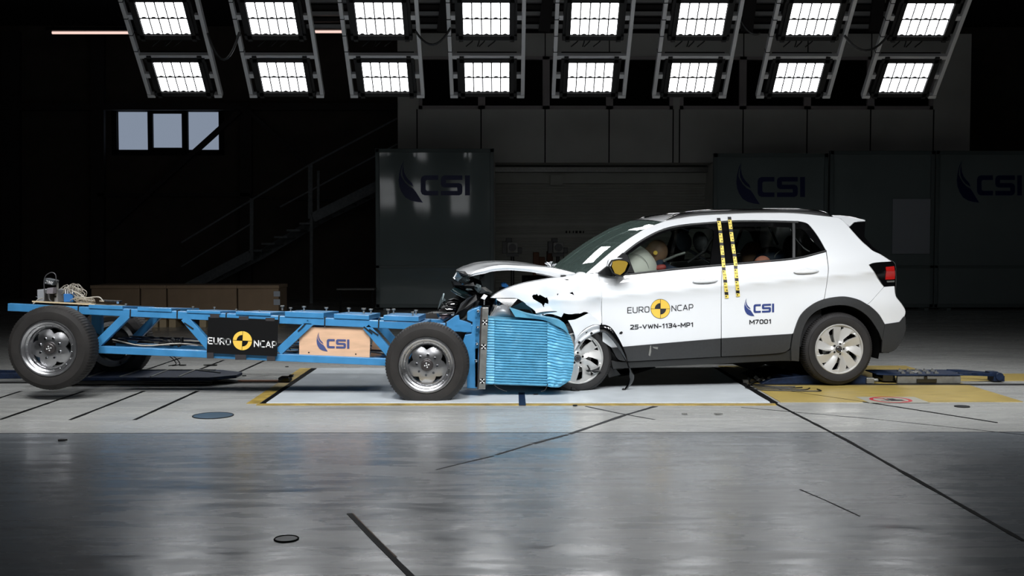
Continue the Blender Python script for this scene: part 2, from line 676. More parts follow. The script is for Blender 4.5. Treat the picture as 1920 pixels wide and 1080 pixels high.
def target_logo(place, mb, ring=True):
    """round yellow mark with black quarters; place(x, z) in radii; materials 0 yellow 1 black"""
    def sector(a0, a1, r0, r1, mi, n=14, lift=0.0):
        vs, fs = [], []
        for i in range(n + 1):
            a = a0 + (a1 - a0) * i / n
            for r in (r0, (r0 + r1) / 2, r1):
                vs.append(place(r * math.cos(a), r * math.sin(a), lift))
        for i in range(n):
            for k in range(2):
                fs.append((i * 3 + k, i * 3 + k + 1, i * 3 + k + 4, i * 3 + k + 3))
        mb.add(vs, fs, mi)
    H = math.pi / 2
    sector(0, 2 * math.pi, 0.0, 0.96, 0, 56)
    if ring:
        sector(0, 2 * math.pi, 0.96, 1.0, 1, 56)
    sector(H, 2 * H, 0.0, .58, 1, 14, .0012)
    sector(3 * H, 4 * H, 0.0, .58, 1, 14, .0012)
    for w in (0.02,):
        mb.add([place(-1, -w, .0012), place(1, -w, .0012), place(1, w, .0012), place(-1, w, .0012)], [(0, 1, 2, 3)], 1)
        mb.add([place(-w, -1, .0012), place(w, -1, .0012), place(w, 1, .0012), place(-w, 1, .0012)], [(0, 1, 2, 3)], 1)


# ------------------------------------------------------------------ the hall
def floor_material():
    m = bpy.data.materials.new('polished_concrete')
    m.use_nodes = True
    nt = m.node_tree
    L = nt.links.new
    b = nt.nodes['Principled BSDF']
    tc = nt.nodes.new('ShaderNodeTexCoord')

    def noise_n(scale, stretch, detail=5, dist=0.0):
        mp = nt.nodes.new('ShaderNodeMapping')
        mp.inputs['Scale'].default_value = stretch
        nz = nt.nodes.new('ShaderNodeTexNoise')
        nz.inputs['Scale'].default_value = scale
        nz.inputs['Detail'].default_value = detail
        nz.inputs['Distortion'].default_value = dist
        L(tc.outputs['Object'], mp.inputs[0])
        L(mp.outputs[0], nz.inputs['Vector'])
        return nz.outputs['Fac']
    n1 = noise_n(1.1, (0.6, 2.2, 1), 7, .6)
    n2 = noise_n(6, (0.35, 2.0, 1), 6, .4)
    n3 = noise_n(70, (1, 1, 1), 3)
    mix = nt.nodes.new('ShaderNodeMath')
    mix.operation = 'MULTIPLY_ADD'
    mix.inputs[1].default_value = .55
    L(n2, mix.inputs[0])
    mul = nt.nodes.new('ShaderNodeMath')
    mul.operation = 'MULTIPLY'
    mul.inputs[1].default_value = .45
    L(n1, mul.inputs[0])
    L(mul.outputs[0], mix.inputs[2])
    # test strip (beyond the joint at y = 7.09) is bare concrete, the front slab is sealed, its darker colour also standing in for light falloff
    sep = nt.nodes.new('ShaderNodeSeparateXYZ')
    L(tc.outputs['Object'], sep.inputs[0])
    gt = nt.nodes.new('ShaderNodeMath')
    gt.operation = 'GREATER_THAN'
    gt.inputs[1].default_value = 7.09
    L(sep.outputs['Y'], gt.inputs[0])
    r1 = nt.nodes.new('ShaderNodeValToRGB')
    r1.color_ramp.elements[0].position = .33
    r1.color_ramp.elements[0].color = hexc(136, 137, 136)
    r1.color_ramp.elements[1].position = .62
    r1.color_ramp.elements[1].color = hexc(194, 194, 190)
    r2 = nt.nodes.new('ShaderNodeValToRGB')
    r2.color_ramp.elements[0].position = .33
    r2.color_ramp.elements[0].color = hexc(74, 78, 83)
    r2.color_ramp.elements[1].position = .66
    r2.color_ramp.elements[1].color = hexc(138, 143, 147)
    L(mix.outputs[0], r1.inputs[0])
    L(mix.outputs[0], r2.inputs[0])
    mc = nt.nodes.new('ShaderNodeMix')
    mc.data_type = 'RGBA'
    L(gt.outputs[0], mc.inputs[0])
    L(r2.outputs[0], mc.inputs[6])
    L(r1.outputs[0], mc.inputs[7])
    L(mc.outputs[2], b.inputs['Base Color'])
    ro = nt.nodes.new('ShaderNodeMapRange')
    ro.inputs['From Min'].default_value = .3
    ro.inputs['From Max'].default_value = .7
    ro.inputs['To Min'].default_value = .42
    ro.inputs['To Max'].default_value = .13
    L(mix.outputs[0], ro.inputs['Value'])
    L(ro.outputs[0], b.inputs['Roughness'])
    b.inputs['Specular IOR Level'].default_value = .6
    bp = nt.nodes.new('ShaderNodeBump')
    bp.inputs['Strength'].default_value = .12
    bp.inputs['Distance'].default_value = .004
    ad = nt.nodes.new('ShaderNodeMath')
    ad.operation = 'MULTIPLY_ADD'
    ad.inputs[1].default_value = .25
    L(n3, ad.inputs[0])
    L(n2, ad.inputs[2])
    L(ad.outputs[0], bp.inputs['Height'])
    # long soft waves of the trowelled slab
    n4 = noise_n(1.9, (1.0, 1.5, 1), 3, .3)
    bw = nt.nodes.new('ShaderNodeBump')
    bw.inputs['Strength'].default_value = .5
    bw.inputs['Distance'].default_value = .012
    L(n4, bw.inputs['Height'])
    L(bw.outputs[0], bp.inputs['Normal'])
    L(bp.outputs[0], b.inputs['Normal'])
    return m


XL, XR, YF, YB, ZC = -15.5, 16.5, -4.0, 24.6, 6.2
fl = MB().lohi((XL, YF, -.3), (XR, YB + 2, 0)).build('floor', floor_material())
struct(fl)
struct(MB().lohi((XL, YF, ZC), (XR, YB + 2, ZC + .2)).build('ceiling', CEILM))
struct(MB().lohi((XL - .2, YF, 0), (XL, YB + 2, ZC)).build('wall_left', WALLB))
struct(MB().lohi((XR, YF, 0), (XR + .2, YB + 2, ZC)).build('wall_right', WALLB))
struct(MB().lohi((XL, YF - .2, 0), (XR, YF, ZC)).build('wall_front', WALLB))

# rear wall: left half brown cladding with a three-pane window, right half office facade
wl0, wl1 = at(219, 209, YB), at(411, 281, YB)
fac_x = at(745, 300, 21.6).x
wb = MB()
wb.lohi((XL, YB, 0), (wl0.x, YB + .2, ZC))
wb.lohi((wl1.x, YB, 0), (fac_x + .6, YB + .2, ZC))
wb.lohi((wl0.x, YB, 0), (wl1.x, YB + .2, wl1.z))
wb.lohi((at(1800, 300, YB).x, YB, 0), (XR, YB + .2, ZC))
wb.lohi((wl0.x, YB, wl0.z), (wl1.x, YB + .2, ZC))
struct(wb.build('wall_rear', WALLB))
win = MB()
for a, b_, c_ in ((277, 287, 0), (341, 353, 0)):
    p, q = at(a, 209, YB), at(b_, 281, YB)
    win.lohi((p.x, YB - .03, q.z), (q.x, YB + .06, p.z))
win.lohi((wl0.x - .12, YB - .03, wl1.z - .13), (wl1.x + .12, YB + .06, wl1.z))
win.lohi((wl0.x - .12, YB - .03, wl0.z), (wl1.x + .12, YB + .06, wl0.z + .08))
win.lohi((wl0.x - .12, YB - .03, wl1.z - .1), (wl0.x, YB + .06, wl0.z + .05))
win.lohi((wl1.x, YB - .03, wl1.z - .1), (wl1.x + .12, YB + .06, wl0.z + .05))
p, q = at(286, 209, YB), at(341, 213, YB)
win.lohi((p.x, YB - .03, q.z), (q.x, YB + .05, p.z))
p, q = at(286, 277, YB), at(341, 281, YB)
win.lohi((p.x, YB - .03, q.z), (q.x, YB + .05, p.z))
wino = struct(win.build('window_1', JOINT))
for a, b_ in ((219, 277), (287, 341), (353, 411)):
    p, q = at(a, 209, YB + .1), at(b_, 281, YB + .1)
    MB().lohi((p.x, YB + .1, q.z), (q.x, YB + .12, p.z)).build('pane', SKYPANE, wino)

# steel columns, girts and braces of the rear wall
YG = YB - .25


def steel(p, q, w=.12, name='steel_beam', Y=YG, d=.12, m=None):
    return MB().bar(at(p[0], p[1], Y), at(q[0], q[1], Y), w, d).build(name, m or BEAMM)


t_ = 1
for (p, q, w) in (((0, 200), (745, 200), .16), ((184, 365), (470, 365), .08), ((471, 368), (700, 380), .06)):
    o = steel(p, q, w, 'trim_%d' % t_)
    struct(o)
    t_ += 1
for (p, q, w) in (((462, 195), (462, 560), .26), ((184, 60), (184, 560), .3), ((22, 60), (22, 560), .4)):
    o = steel(p, q, w, 'trim_%d' % t_)
    struct(o)
    t_ += 1
o = steel((450, 208), (205, 430), .11, 'diagonal_brace', YG - .15)
tag(o, 'dark steel diagonal brace crossing in front of the right window pane', 'brace')
o = steel((466, 208), (578, 310), .09, 'diagonal_brace', YG - .15)
tag(o, 'dark steel diagonal brace running down right from the column to the stairs', 'brace')

# office facade
YA = 21.6
f0, f1 = at(745, 62, YA), at(1822, 62, YA)
dz = at(1100, 305, YA).z
d0, d1 = at(928, 300, YA).x, at(1338, 300, YA).x
wz0, wz1 = at(1100, 205, YA).z, at(1100, 106, YA).z
fac = MB()
fac.lohi((f0.x, YA, dz), (f1.x, YA + .2, wz0))
fac.lohi((f0.x, YA, wz1), (f1.x, YA + .2, f0.z))
fac.lohi((f0.x, YA, 0), (d0, YA + .2, dz))
fac.lohi((d1, YA, 0), (f1.x, YA + .2, dz))
fac.lohi((f0.x, YA + .2, 0), (f0.x + .1, YB, f0.z))
fac.lohi((f1.x - .1, YA + .2, 0), (f1.x, YB, f0.z))
wjx = [at(x, 150, YA).x for x in (785, 903, 1024, 1143, 1262, 1275, 1393, 1514, 1633, 1750)]
fac.lohi((f0.x, YA, wz0), (wjx[0], YA + .2, wz1))
fac.lohi((wjx[-1], YA, wz0), (f1.x, YA + .2, wz1))
struct(fac.build('wall_office', WALLG))
jt = MB()
for x in (782, 902, 1022, 1142, 1262, 1274, 1393, 1513, 1632, 1750):
    X = at(x, 250, YA).x
    jt.lohi((X - .012, YA - .006, dz), (X + .012, YA, wz0))
for x in (1022, 1142, 1393, 1513, 1632):
    X = at(x, 250, YA).x
    jt.lohi((X - .01, YA - .006, wz1), (X + .01, YA, f0.z))
struct(jt.build('trim_%d' % t_, JOINT))
t_ += 1
n_ = 2
for i in range(9):
    if i == 4:
        continue
    a, b_ = wjx[i], wjx[i + 1]
    w = MB()
    w.lohi((a, YA - .02, wz0), (b_, YA + .1, wz0 + .07))
    w.lohi((a, YA - .02, wz1 - .06), (b_, YA + .1, wz1))
    w.lohi((a, YA - .02, wz0), (a + .07, YA + .1, wz1))
    w.lohi((b_ - .07, YA - .02, wz0), (b_, YA + .1, wz1))
    wo = struct(w.build('window_%d' % n_, FRAMEG))
    n_ += 1
    MB().lohi((a + .05, YA + .05, wz0 + .05), (b_ - .05, YA + .07, wz1 - .05)).build('pane', DARKGLASS, wo)
w = MB().lohi((wjx[4], YA, wz0), (wjx[5], YA + .15, wz1))
struct(w.build('trim_%d' % t_, WALLG))
t_ += 1
# inside the offices a faintly visible pale board behind the right-most pane
# roller door in the opening
YD = YA + .9
door = MB()
p, q = at(928, 345, YD), at(1338, 345, YD)
H = p.z
ns = 46


def shut(u, v):
    z = H * v
    return Vector((p.x - .3 + (q.x - p.x + .6) * u, YD + .012 * (1 if int(v * ns * 2) % 2 else -1), z))


door.grid(shut, 1, ns * 2, sm=False)
door.lohi((p.x - .3, YD + .03, 0), (q.x + .3, YD + .08, H + .6))
do = struct(door.build('door_1', SHUT, fixn=False))
hb = MB()
a, b_ = at(928, 314, YD - .2), at(1338, 323, YD - .2)
hb.lohi((a.x, YD - .3, b_.z), (b_.x, YD - .15, a.z))
hb.build('door_track', STEEL, do)
hb = MB()
a, b_ = at(928, 324, YD - .1), at(1338, 344, YD - .1)
hb.lohi((a.x, YD - .12, b_.z), (b_.x, YD, a.z))
hb.box(at(1043, 338, YD - .25), (.25, .2, .2))
hb.build('door_motor_rail', SHUT, do)
mk = MB()
for x, w in ((1062, 3), (1068, 2), (1075, 2), (1081, 4), (1088, 4), (1094, 2)):
    mk.box(at(x, 435, YD - .03), (w * .011, .01, .05))
mk.build('door_marks', JOINT, do)
# lintel recess: side cheeks and soffit of the opening
rc = MB()
rc.lohi((d0 - .1, YA + .2, 0), (d0, YD + .2, dz + .3))
rc.lohi((d1, YA + .2, 0), (d1 + .1, YD + .2, dz + .3))
rc.lohi((d0, YA + .1, dz), (d1, YD + .2, dz + .1))
struct(rc.build('trim_%d' % t_, WALLG))
t_ += 1

# roof steel above the facade
for k, y in enumerate((2, 14, 26, 38, 50)):
    a = at(560, y, 20.6)
    b_ = at(1660, y, 20.6)
    o = MB().bar(a, b_, .07, .1).build('trim_%d' % t_, RIGM if k % 2 == 0 else BEAMM)
    struct(o)
    t_ += 1
for x in (560, 830, 1020, 1400, 1640):
    o = MB().bar(at(x, 60, 20.4), at(x + 14, -60, 20.4), .22, .1).build('trim_%d' % t_, BEAMM)
    struct(o)
    t_ += 1


# glossy partition panels with the laboratory's logo
def partition(x0, x1, ytop, Y, label, logo=None, rail_y=None, group=None, base_y=None):
    a, b2 = at(x0, ytop, Y), at(x1, ytop, Y)
    ztop = (a.z + b2.z) / 2
    root = empty('partition_panel', (a.x, Y, 0))
    tag(root, label, 'panel', group)
    fr = MB()
    w = .07
    zb = .04
    fr.lohi((a.x, Y - .05, zb), (a.x + w, Y + .05, ztop))
    fr.lohi((b2.x - w, Y - .05, zb), (b2.x, Y + .05, ztop))
    fr.lohi((a.x, Y - .05, ztop - w), (b2.x, Y + .05, ztop))
    fr.lohi((a.x, Y - .05, zb), (b2.x, Y + .05, zb + w))
    zr = at(x0, rail_y, Y).z
    fr.lohi((a.x, Y - .05, zr - .06), (b2.x, Y + .05, zr))
    fr.build('frame', PANELFR, root, world=True, bevel=.006)

    def sheet(z0, z1):
        def g(u, v):
            x = a.x + w + (b2.x - a.x - 2 * w) * u
            z = z0 + (z1 - z0) * v
            # the thin acrylic bulges a little between its frame bars
            d = (.055 * ((v - .8) / .8) ** 2 if z1 - z0 > 1 else .055) + .0022 * math.sin(5 * u + 1.2 * v) * v
            return Vector((x, Y - d, z))
        return g
    s = MB().grid(sheet(zr, ztop - w), 24, 24).grid(sheet(zb + w, zr - .06), 24, 12)
    s.build('sheet', PANEL, root, world=True, fixn=False)
    ft = MB()
    for x in (a.x + .2, b2.x - .2):
        ft.lohi((x - .04, Y - .25, 0), (x + .04, Y + .25, .04))
    split_build(ft, 'foot', PANELFR, root, world=True)
    if logo:
        lx0, ly0, lx1, ly1 = logo
        g = sheet(zr, ztop - w)
        mb = MB()

        def place(u, v):
            px = lx0 + (lx1 - lx0) * u
            py = ly1 + (ly0 - ly1) * v
            P = at(px, py, Y - .03)
            uu = (P.x - a.x - w) / (b2.x - a.x - 2 * w)
            vv = (P.z - zr) / (ztop - w - zr)
            G = g(uu, vv)
            return Vector((P.x, G.y - .006, P.z))
        logo_csi(place, mb)
        mb.build('logo', NAVYDK, root, world=True, fixn=False)
    return root


YP = 20.2
partition(704, 926, 279, YP, 'glossy dark panel left of the roller door, its logo under striped lamp reflections',
          (747, 300, 881, 380), rail_y=497)
partition(1338, 1552, 288, YP, 'glossy dark panel with logo directly behind the white car roof',
          (1381, 303, 1510, 383), rail_y=500)
o = partition(1556, 1752, 283, YP, 'plain dark panel carrying a grey paper sheet, right of the car', None, rail_y=497)
partition(1754, 1990, 283, YP, 'rightmost dark panel whose navy logo is almost lost in shadow',
          (1795, 300, 1917, 380), rail_y=497)
a, b_ = at(1674, 373, YP - .09), at(1743, 476, YP - .09)
tag(MB().lohi((a.x, YP - .095, b_.z), (b_.x, YP - .09, a.z)).build('paper_sheet', PAPER),
    'blank grey sheet hung on the dark panel right of the car', 'sheet')

# stairs on the left
st = empty('steel_staircase', at(640, 578, 22.6))
tag(st, 'grey steel staircase rising to the right behind the trolley', 'staircase')
YS = 22.4
for dy in (0, 1.0):
    s = MB()
    s.bar(at(587, 408, YS) + Vector((0, dy, 0)), at(745, 330, YS) + Vector((0, dy, 0)), .2, .05)
    s.bar(at(330, 550, YS) + Vector((0, dy, 0)), at(470, 478, YS) + Vector((0, dy, 0)), .2, .05)
    s.bar(at(470, 478, YS) + Vector((0, dy, 0)), at(587, 408, YS) + Vector((0, dy, 0)), .2, .05) if dy else None
    split_build(s, 'stringer', STAIR, st, world=True)
tr = MB()
for i in range(18):
    u = i / 17
    P = at(335, 546, YS).lerp(at(740, 330, YS), u)
    tr.lohi((P.x - .14, YS + .05, P.z - .02), (P.x + .14, YS + .97, P.z + .02))
tr.build('tread', STAIR, st, world=True)
tag(st.children[-1], None, kind='stuff')
hr = MB()
for p, q, w in (((340, 455), (582, 308), .035), ((582, 308), (745, 222), .035), ((525, 388), (745, 270), .03),
                ((340, 500), (470, 420), .03)):
    hr.bar(at(p[0], p[1], YS), at(q[0], q[1], YS), w, .03)
hr.build('handrail', STAIR, st, world=True)
for (p, q, w) in (((582, 308), (582, 410), .09), ((472, 372), (472, 488), .07), ((597, 320), (597, 400), .05)):
    MB().bar(at(p[0], p[1], YS), at(q[0], q[1], YS), w, .05).build('post', STAIR, st, world=True)
MB().bar(at(584, 410, YS), at(584, 575, YS), .06, .05).build('support_leg', STAIR, st, world=True)

# cardboard cartons and a low bench behind the trolley
YC = 16.0
xs = [170, 263, 313, 445, 524]
ord_ = ['leftmost', 'second from left', 'third from left', 'rightmost']
for i in range(4):
    a, b_ = at(xs[i] + 1, 541, YC), at(xs[i + 1] - 1, 600, YC)
    root = empty('cardboard_carton', ((a.x + b_.x) / 2, YC, .12))
    tag(root, 'long brown cardboard carton behind the trolley, %s in the row' % ord_[i], 'box', 'cartons behind the trolley')
    MB().lohi((a.x, YC, .12), (b_.x, YC + .6, a.z)).build('carton_body', CARD, root, world=True, bevel=.006)
    lid = MB().lohi((a.x - .01, YC - .02, a.z), (b_.x + .01, YC + .62, a.z + .05))
    lid.build('carton_lid', CARD, root, world=True, bevel=.005)
    pal = MB()
    for k in range(3):
        xx = a.x + .06 + (b_.x - a.x - .12) * k / 2
        pal.lohi((xx - .05, YC + .02, 0), (xx + .05, YC + .58, .12))
    o = pal.build('pallet', WOODB)
    tag(o, 'low wooden pallet carrying the %s brown carton' % ord_[i], 'pallet', 'pallets under the cartons')
for (x, y0, y1) in ((513, 546, 556), (513, 561, 572)):
    a, b_ = at(x, y0, YC - .01), at(x + 12, y1, YC - .01)
    o = MB().lohi((a.x, YC - .012, b_.z), (b_.x, YC, a.z)).build('paper_label', PAPER)
    tag(o, 'small pale label on the end carton, %s of the two' % ('upper' if y0 < 550 else 'lower'), 'label', 'labels on the end carton')
wbn = empty('wall_shelf', at(667, 575, 19.5))
tag(wbn, 'narrow pale metal shelf left of the logo panel', 'shelf')
a, b_ = at(631, 541, 19.5), at(702, 544, 19.5)
MB().lohi((a.x, 19.5, b_.z), (b_.x, 19.9, a.z)).build('shelf_top', CAMW, wbn, world=True)
lg = MB()
for x in (a.x + .05, b_.x - .05):
    lg.lohi((x - .02, 19.6, 0), (x + .02, 19.64, b_.z))
split_build(lg, 'shelf_legs', JOINT, wbn, world=True)

# two high-speed cameras on stands in front of the roller door
for (cx, cy, lab) in ((961, 464, 'black camera on a tripod before the roller door, the left one of two'),
                      (1047, 464, 'black camera on a tripod before the roller door, nearer the windscreen')):
    Yc = 17.5
    c = at(cx, cy, Yc)
    root = empty('studio_camera', (c.x, Yc, 0))
    tag(root, lab, 'camera', 'cameras on tripods at the back')
    MB().box(c + Vector((0, .15, 0)), (.17, .3, .17)).build('camera_body', CAMW, root, world=True, bevel=.01)
    MB().cyl(c + Vector((0, -.02, 0)), c + Vector((0, -.14, 0)), .062, 20).build('lens', BLKPLAST, root, world=True)
    s = MB().box(c + Vector((-.13, .12, .0)), (.08, .26, .2)).box(c + Vector((.12, .12, -.05)), (.07, .2, .1))
    s.box(c + Vector((-.06, .1, .12)), (.1, .1, .07))
    split_build(s, 'side_module', BLKPLAST, root, world=True, bevel=.006)
    t = MB().cyl(c + Vector((0, .15, -.09)), (c.x, Yc + .15, .35), .03, 12)
    t.box(c + Vector((0, .15, -.12)), (.2, .2, .06))
    t.build('column', BLKPLAST, root, world=True)
    for k in range(3):
        an = k * 2.094 + .5
        MB().tube([(c.x, Yc + .15, .5), (c.x + .42 * math.cos(an), Yc + .15 + .42 * math.sin(an), .015)], .017, 8).build(
            'leg', BLKPLAST, root, world=True)
for (x0, y0, x1, lab, nm) in ((1000, 473, 1011, 'narrow reddish crate between the two tripod cameras', 'crate'),
                          (1026, 471, 1037, 'tall dim orange case left of the second tripod camera', 'case'),
                          (1058, 482, 1082, 'flat orange case right of the second tripod camera', 'case'),
                          (1011, 482, 1022, 'dark box beside the narrow reddish crate', 'box')):
    a, b_ = at(x0, y0, 18.2), at(x1, y0, 18.2)
    root = MB().lohi((a.x, 18.2, .0), (b_.x, 18.55, a.z)).build('storage_' + nm, ORANGE if 'orange' in lab or 'red' in lab else BLKPLAST, bevel=.01)
    tag(root, lab, 'box')

# fluorescent tubes
for (x0, x1, y, lab) in ((98, 244, 61.5, 'lit fluorescent tube at the far left above the windows'),
                         (588, 641, 59.5, 'short lit stretch of tube seen between the lamp frames')):
    a, b_ = at(x0, y, 21.0), at(x1, y, 21.0)
    root = empty('ceiling_tube_light', a.lerp(b_, .5))
    tag(root, lab, 'ceiling light')
    MB().cyl(a, b_, .026, 12).build('tube', TUBE, root, world=True)
    MB().lohi((a.x - .1, 20.94, a.z + .035), (b_.x + .1, 21.06, a.z + .1)).build('batten', HOUS, root, world=True)
    MB().lohi((a.x, 20.97, a.z + .1), (a.x + .03, 21.03, ZC)).lohi((b_.x - .03, 20.97, a.z + .1), (b_.x, 21.03, ZC)).build('hanger', HOUS, root, world=True)

# ------------------------------------------------------------------ floodlight rig
XS = [-3.835, -2.612, -1.402, -.200, 1.022, 2.235, 3.493, 4.772]
ORD = ['leftmost', 'second from left', 'third from left', 'fourth from left', 'fourth from right', 'third from right',
       'second from right', 'rightmost']
UP_Y, UP_Z, LO_Y, LO_Z = 12.16, 3.796, 12.74, 3.229
rl = Vector((0, LO_Y - UP_Y, LO_Z - UP_Z)).normalized()      # down the rails
nrm = Vector((0, rl.z, -rl.y))                                # where the lamps shine (towards the car and down)
M_far = Matrix((Vector((1, 0, 0)), rl, -nrm)).transposed()    # local x across, y down the rails, z behind the lamp
WC, HC = .525, .42


def make_flood(bank):
    root = empty('floodlight')
    hb_ = MB()
    hb_.box((0, 0, .05), (.70, .60, .08))
    for sx in (-1, 1):
        hb_.box((sx * (WC / 2 + .03), 0, 0), (.05, .6, .04))
    for sy in (-1, 1):
        hb_.box((0, sy * (HC / 2 + .035), 0), (.70, .05, .04))
    for i in range(9):
        hb_.box((-.28 + i * .07, 0, .12), (.01, .5, .06))
    hb_.build('housing', HOUS, root)
    cw, ch = .093, .198
    proto = None
    for i in range(5):
        for j in range(2):
            x = (i - 2) * WC / 5 * 1.02
            y = (j - .5) * HC / 2 * 1.03
            if proto is None:
                pts = []
                # rounded rectangle with a small scalloped notch at the lower end
                for (qx, qy) in ((-.5, -.46), (-.46, -.5), (.46, -.5), (.5, -.46), (.5, .5), (.28, .5), (.2, .455), (0, .43),
                                 (-.2, .455), (-.28, .5), (-.5, .5)):
                    pts.append(Vector((qx * cw, qy * ch, 0)))
                vs = pts
                m_ = MB()
                m_.add(vs, [tuple(t) for t in geometry.tessellate_polygon([pts])])
                proto = m_.build('lens_cell', CELL, root, fixn=False)
                proto.location = (x, y, -.004)
            else:
                c = proto.copy()
                COL.objects.link(c)
                c.parent = root
                c.location = (x, y, -.004)
    sc_ = MB()
    for i in range(6):
        sc_.box(((i - 2.5) * WC / 5 * 1.02, 0, .005), (.012, HC + .02, .02))
    sc_.box((0, 0, .005), (WC, .012, .02))
    split_build(sc_, 'divider', HOUS, root)
    br = MB()
    for sx in (-1, 1):
        br.box((sx * .378, 0, .04), (.058, .06, .05))
    split_build(br, 'bracket', RIGM, root)
    ld = bpy.data.lights.new('led_light', 'AREA')
    ld.shape = 'RECTANGLE'
    ld.size = WC
    ld.size_y = HC
    ld.energy = LAMP_W if bank == 'near' else LAMP_W_FAR
    ld.color = (.97, .985, 1.0)
    ld.spread = math.radians(LAMP_SPREAD)
    lo = bpy.data.objects.new('led_light', ld)
    COL.objects.link(lo)
    lo.parent = root
    lo.location = (0, 0, -.03)          # an area light shines along its local -Z
    return root


def make_frame():
    root = empty('lamp_frame')
    for sx in (-1, 1):
        r = MB()
        r.box((sx * .425, -.40, .03), (.045, 3.0, .07))
        r.build('rail', RIGM, root, bevel=.004)
        MB().box((sx * .40, 1.09, .02), (.09, .04, .07)).build('rail_foot', RIGM, root)
    for yy in (.53, -.47 - .85):
        c = MB().box((0, yy, .03), (.81, .05, .06))
        c.box((0, yy + .04, .02), (.05, .05, .05))
        split_build(c, 'crossbar', RIGM, root, bevel=.004)
    b_ = MB()
    for k in range(6):
        b_.box((-.425, -.65 + k * .22, .03), (.052, .008, .078))
    split_build(b_, 'cable_tie', JOINT, root)
    up = Vector((0, rl.z * -1, 0))
    up = Vector((0, -abs(rl.z), abs(nrm.z)))
    for sx in (-1, 1):
        a = Vector((sx * .425, -1.88, .03))
        MB().tube([a, a + up * 1.19], .02, 8).build('hanger_rod', RIGM, root)
    cb = MB()
    rnd = random.Random(3)
    for k in range(4):
        x0 = rnd.uniform(-.3, .2)
        pts = [Vector((x0, .20, .1)), Vector((x0 + .03, .28, .13)), Vector((x0 + .06 + rnd.uniform(-.05, .1), .36, .12)),
               Vector((x0 + rnd.uniform(0, .2), .42, .06))]
        cb.tube(catmull(pts, 5), .007, 6)
    split_build(cb, 'cable', CABLEB, root)
    return root


def hang(root, x, y, z, M, name):
    root.matrix_basis = Matrix.Translation((x, y, z)) @ M.to_4x4()


M_near = Matrix((Vector((-1, 0, 0)), Vector((0, -rl.y, rl.z)), -Vector((0, -nrm.y, nrm.z)))).transposed()
pf = make_flood('far')
pn = make_flood('near')
pfr = make_frame()
for bank in ('far', 'near'):
    pr = pf if bank == 'far' else pn
    for i, X in enumerate(XS):
        for row in ('upper', 'lower'):
            first = (i == 0 and row == 'upper')
            f = pr if first else copy_tree(pr)
            y, z = (UP_Y, UP_Z) if row == 'upper' else (LO_Y, LO_Z)
            if bank == 'far':
                hang(f, X, y, z, M_far, '')
                tag(f, 'lit %s-row floodlight of ten lenses in the %s frame' % (row, ORD[i]), 'floodlight', 'floodlights above the car')
            else:
                hang(f, X, 18.3 - y, z, M_near, '')
                tag(f, 'lit %s-row floodlight on the camera side, %s column' % (row, ORD[i]), 'floodlight', 'floodlights on the camera side')
        g = pfr if (i == 0 and bank == 'far') else copy_tree(pfr)
        if bank == 'far':
            hang(g, X, UP_Y, UP_Z, M_far, '')
            tag(g, '%s sloping grey lamp frame holding two floodlights' % ORD[i], 'lamp frame', 'lamp frames above the car')
        else:
            hang(g, X, 18.3 - UP_Y, UP_Z, M_near, '')
            tag(g, '%s lamp frame of the camera-side bank' % ORD[i], 'lamp frame', 'lamp frames on the camera side')
# loops of cable hanging behind the frames
for k, (x0, y0, x1, y1, sag, w) in enumerate(((779, 58, 845, 52, 26, 12), (1385, 30, 1425, 62, 12, 12), (389, 62, 449, 60, 46, 12),
                                              (1583, 66, 1665, 66, 26, 12))):
    a, b_ = at(x0, y0, 12.2), at(x1, y1, 12.2)
    pts = [a.lerp(b_, t / 10) - Vector((0, 0, sag * .0066 * 4 * (t / 10) * (1 - t / 10))) for t in range(11)]
    o = MB().tube(pts, .014, 6).build('hanging_cable', CABLEB)
    tag(o, ['black cable loop hanging between the third and fourth frames', 'short black cable between the sixth and seventh lamp frames',
            'deep slack black cable between the two leftmost frames', 'slack black cable between the two rightmost frames'][k],
        'cable', 'cables slung at the lamp frames')


# ------------------------------------------------------------------ floor plates, tapes and track
def gpoly(pts, z=0.0, thick=0.003, name='floor_tape', m=None, parent=None):
    P = [gnd(x, y) for x, y in pts]
    mb = MB()
    mb.slab([Vector((p.x, p.y, z)) for p in P], (0, 0, thick))
    return mb.build(name, m or TAPEG, parent)


def gstrip(pts, w, name, m, thick=.003, z=0.0, wob=0.0):
    """flat strip of width w metres along pixel points on the floor"""
    P = [gnd(x, y) for x, y in pts]
    rnd = random.Random(len(pts) * 17 + int(pts[0][0]))
    Q = []
    for i in range(len(P) - 1):
        k = max(1, int((P[i + 1] - P[i]).length / .12))
        for j in range(k):
            Q.append(P[i].lerp(P[i + 1], j / k))
    Q.append(P[-1])
    vs, fs = [], []
    for i, p in enumerate(Q):
        t = (Q[min(i + 1, len(Q) - 1)] - Q[max(0, i - 1)]).normalized()
        nn = Vector((-t.y, t.x, 0))
        ww = w / 2 * (1 + rnd.uniform(-wob, wob))
        for s in (-1, 1):
            for zz in (z, z + thick):
                q = p + nn * s * ww
                vs.append((q.x, q.y, zz))
    for i in range(len(Q) - 1):
        a, b_ = i * 4, (i + 1) * 4
        fs += [(a + 1, a + 3, b_ + 3, b_ + 1), (a, a + 1, b_ + 1, b_), (a + 3, a + 2, b_ + 2, b_ + 3), (a + 2, a, b_, b_ + 2)]
    return MB().add(vs, fs).build(name, m)


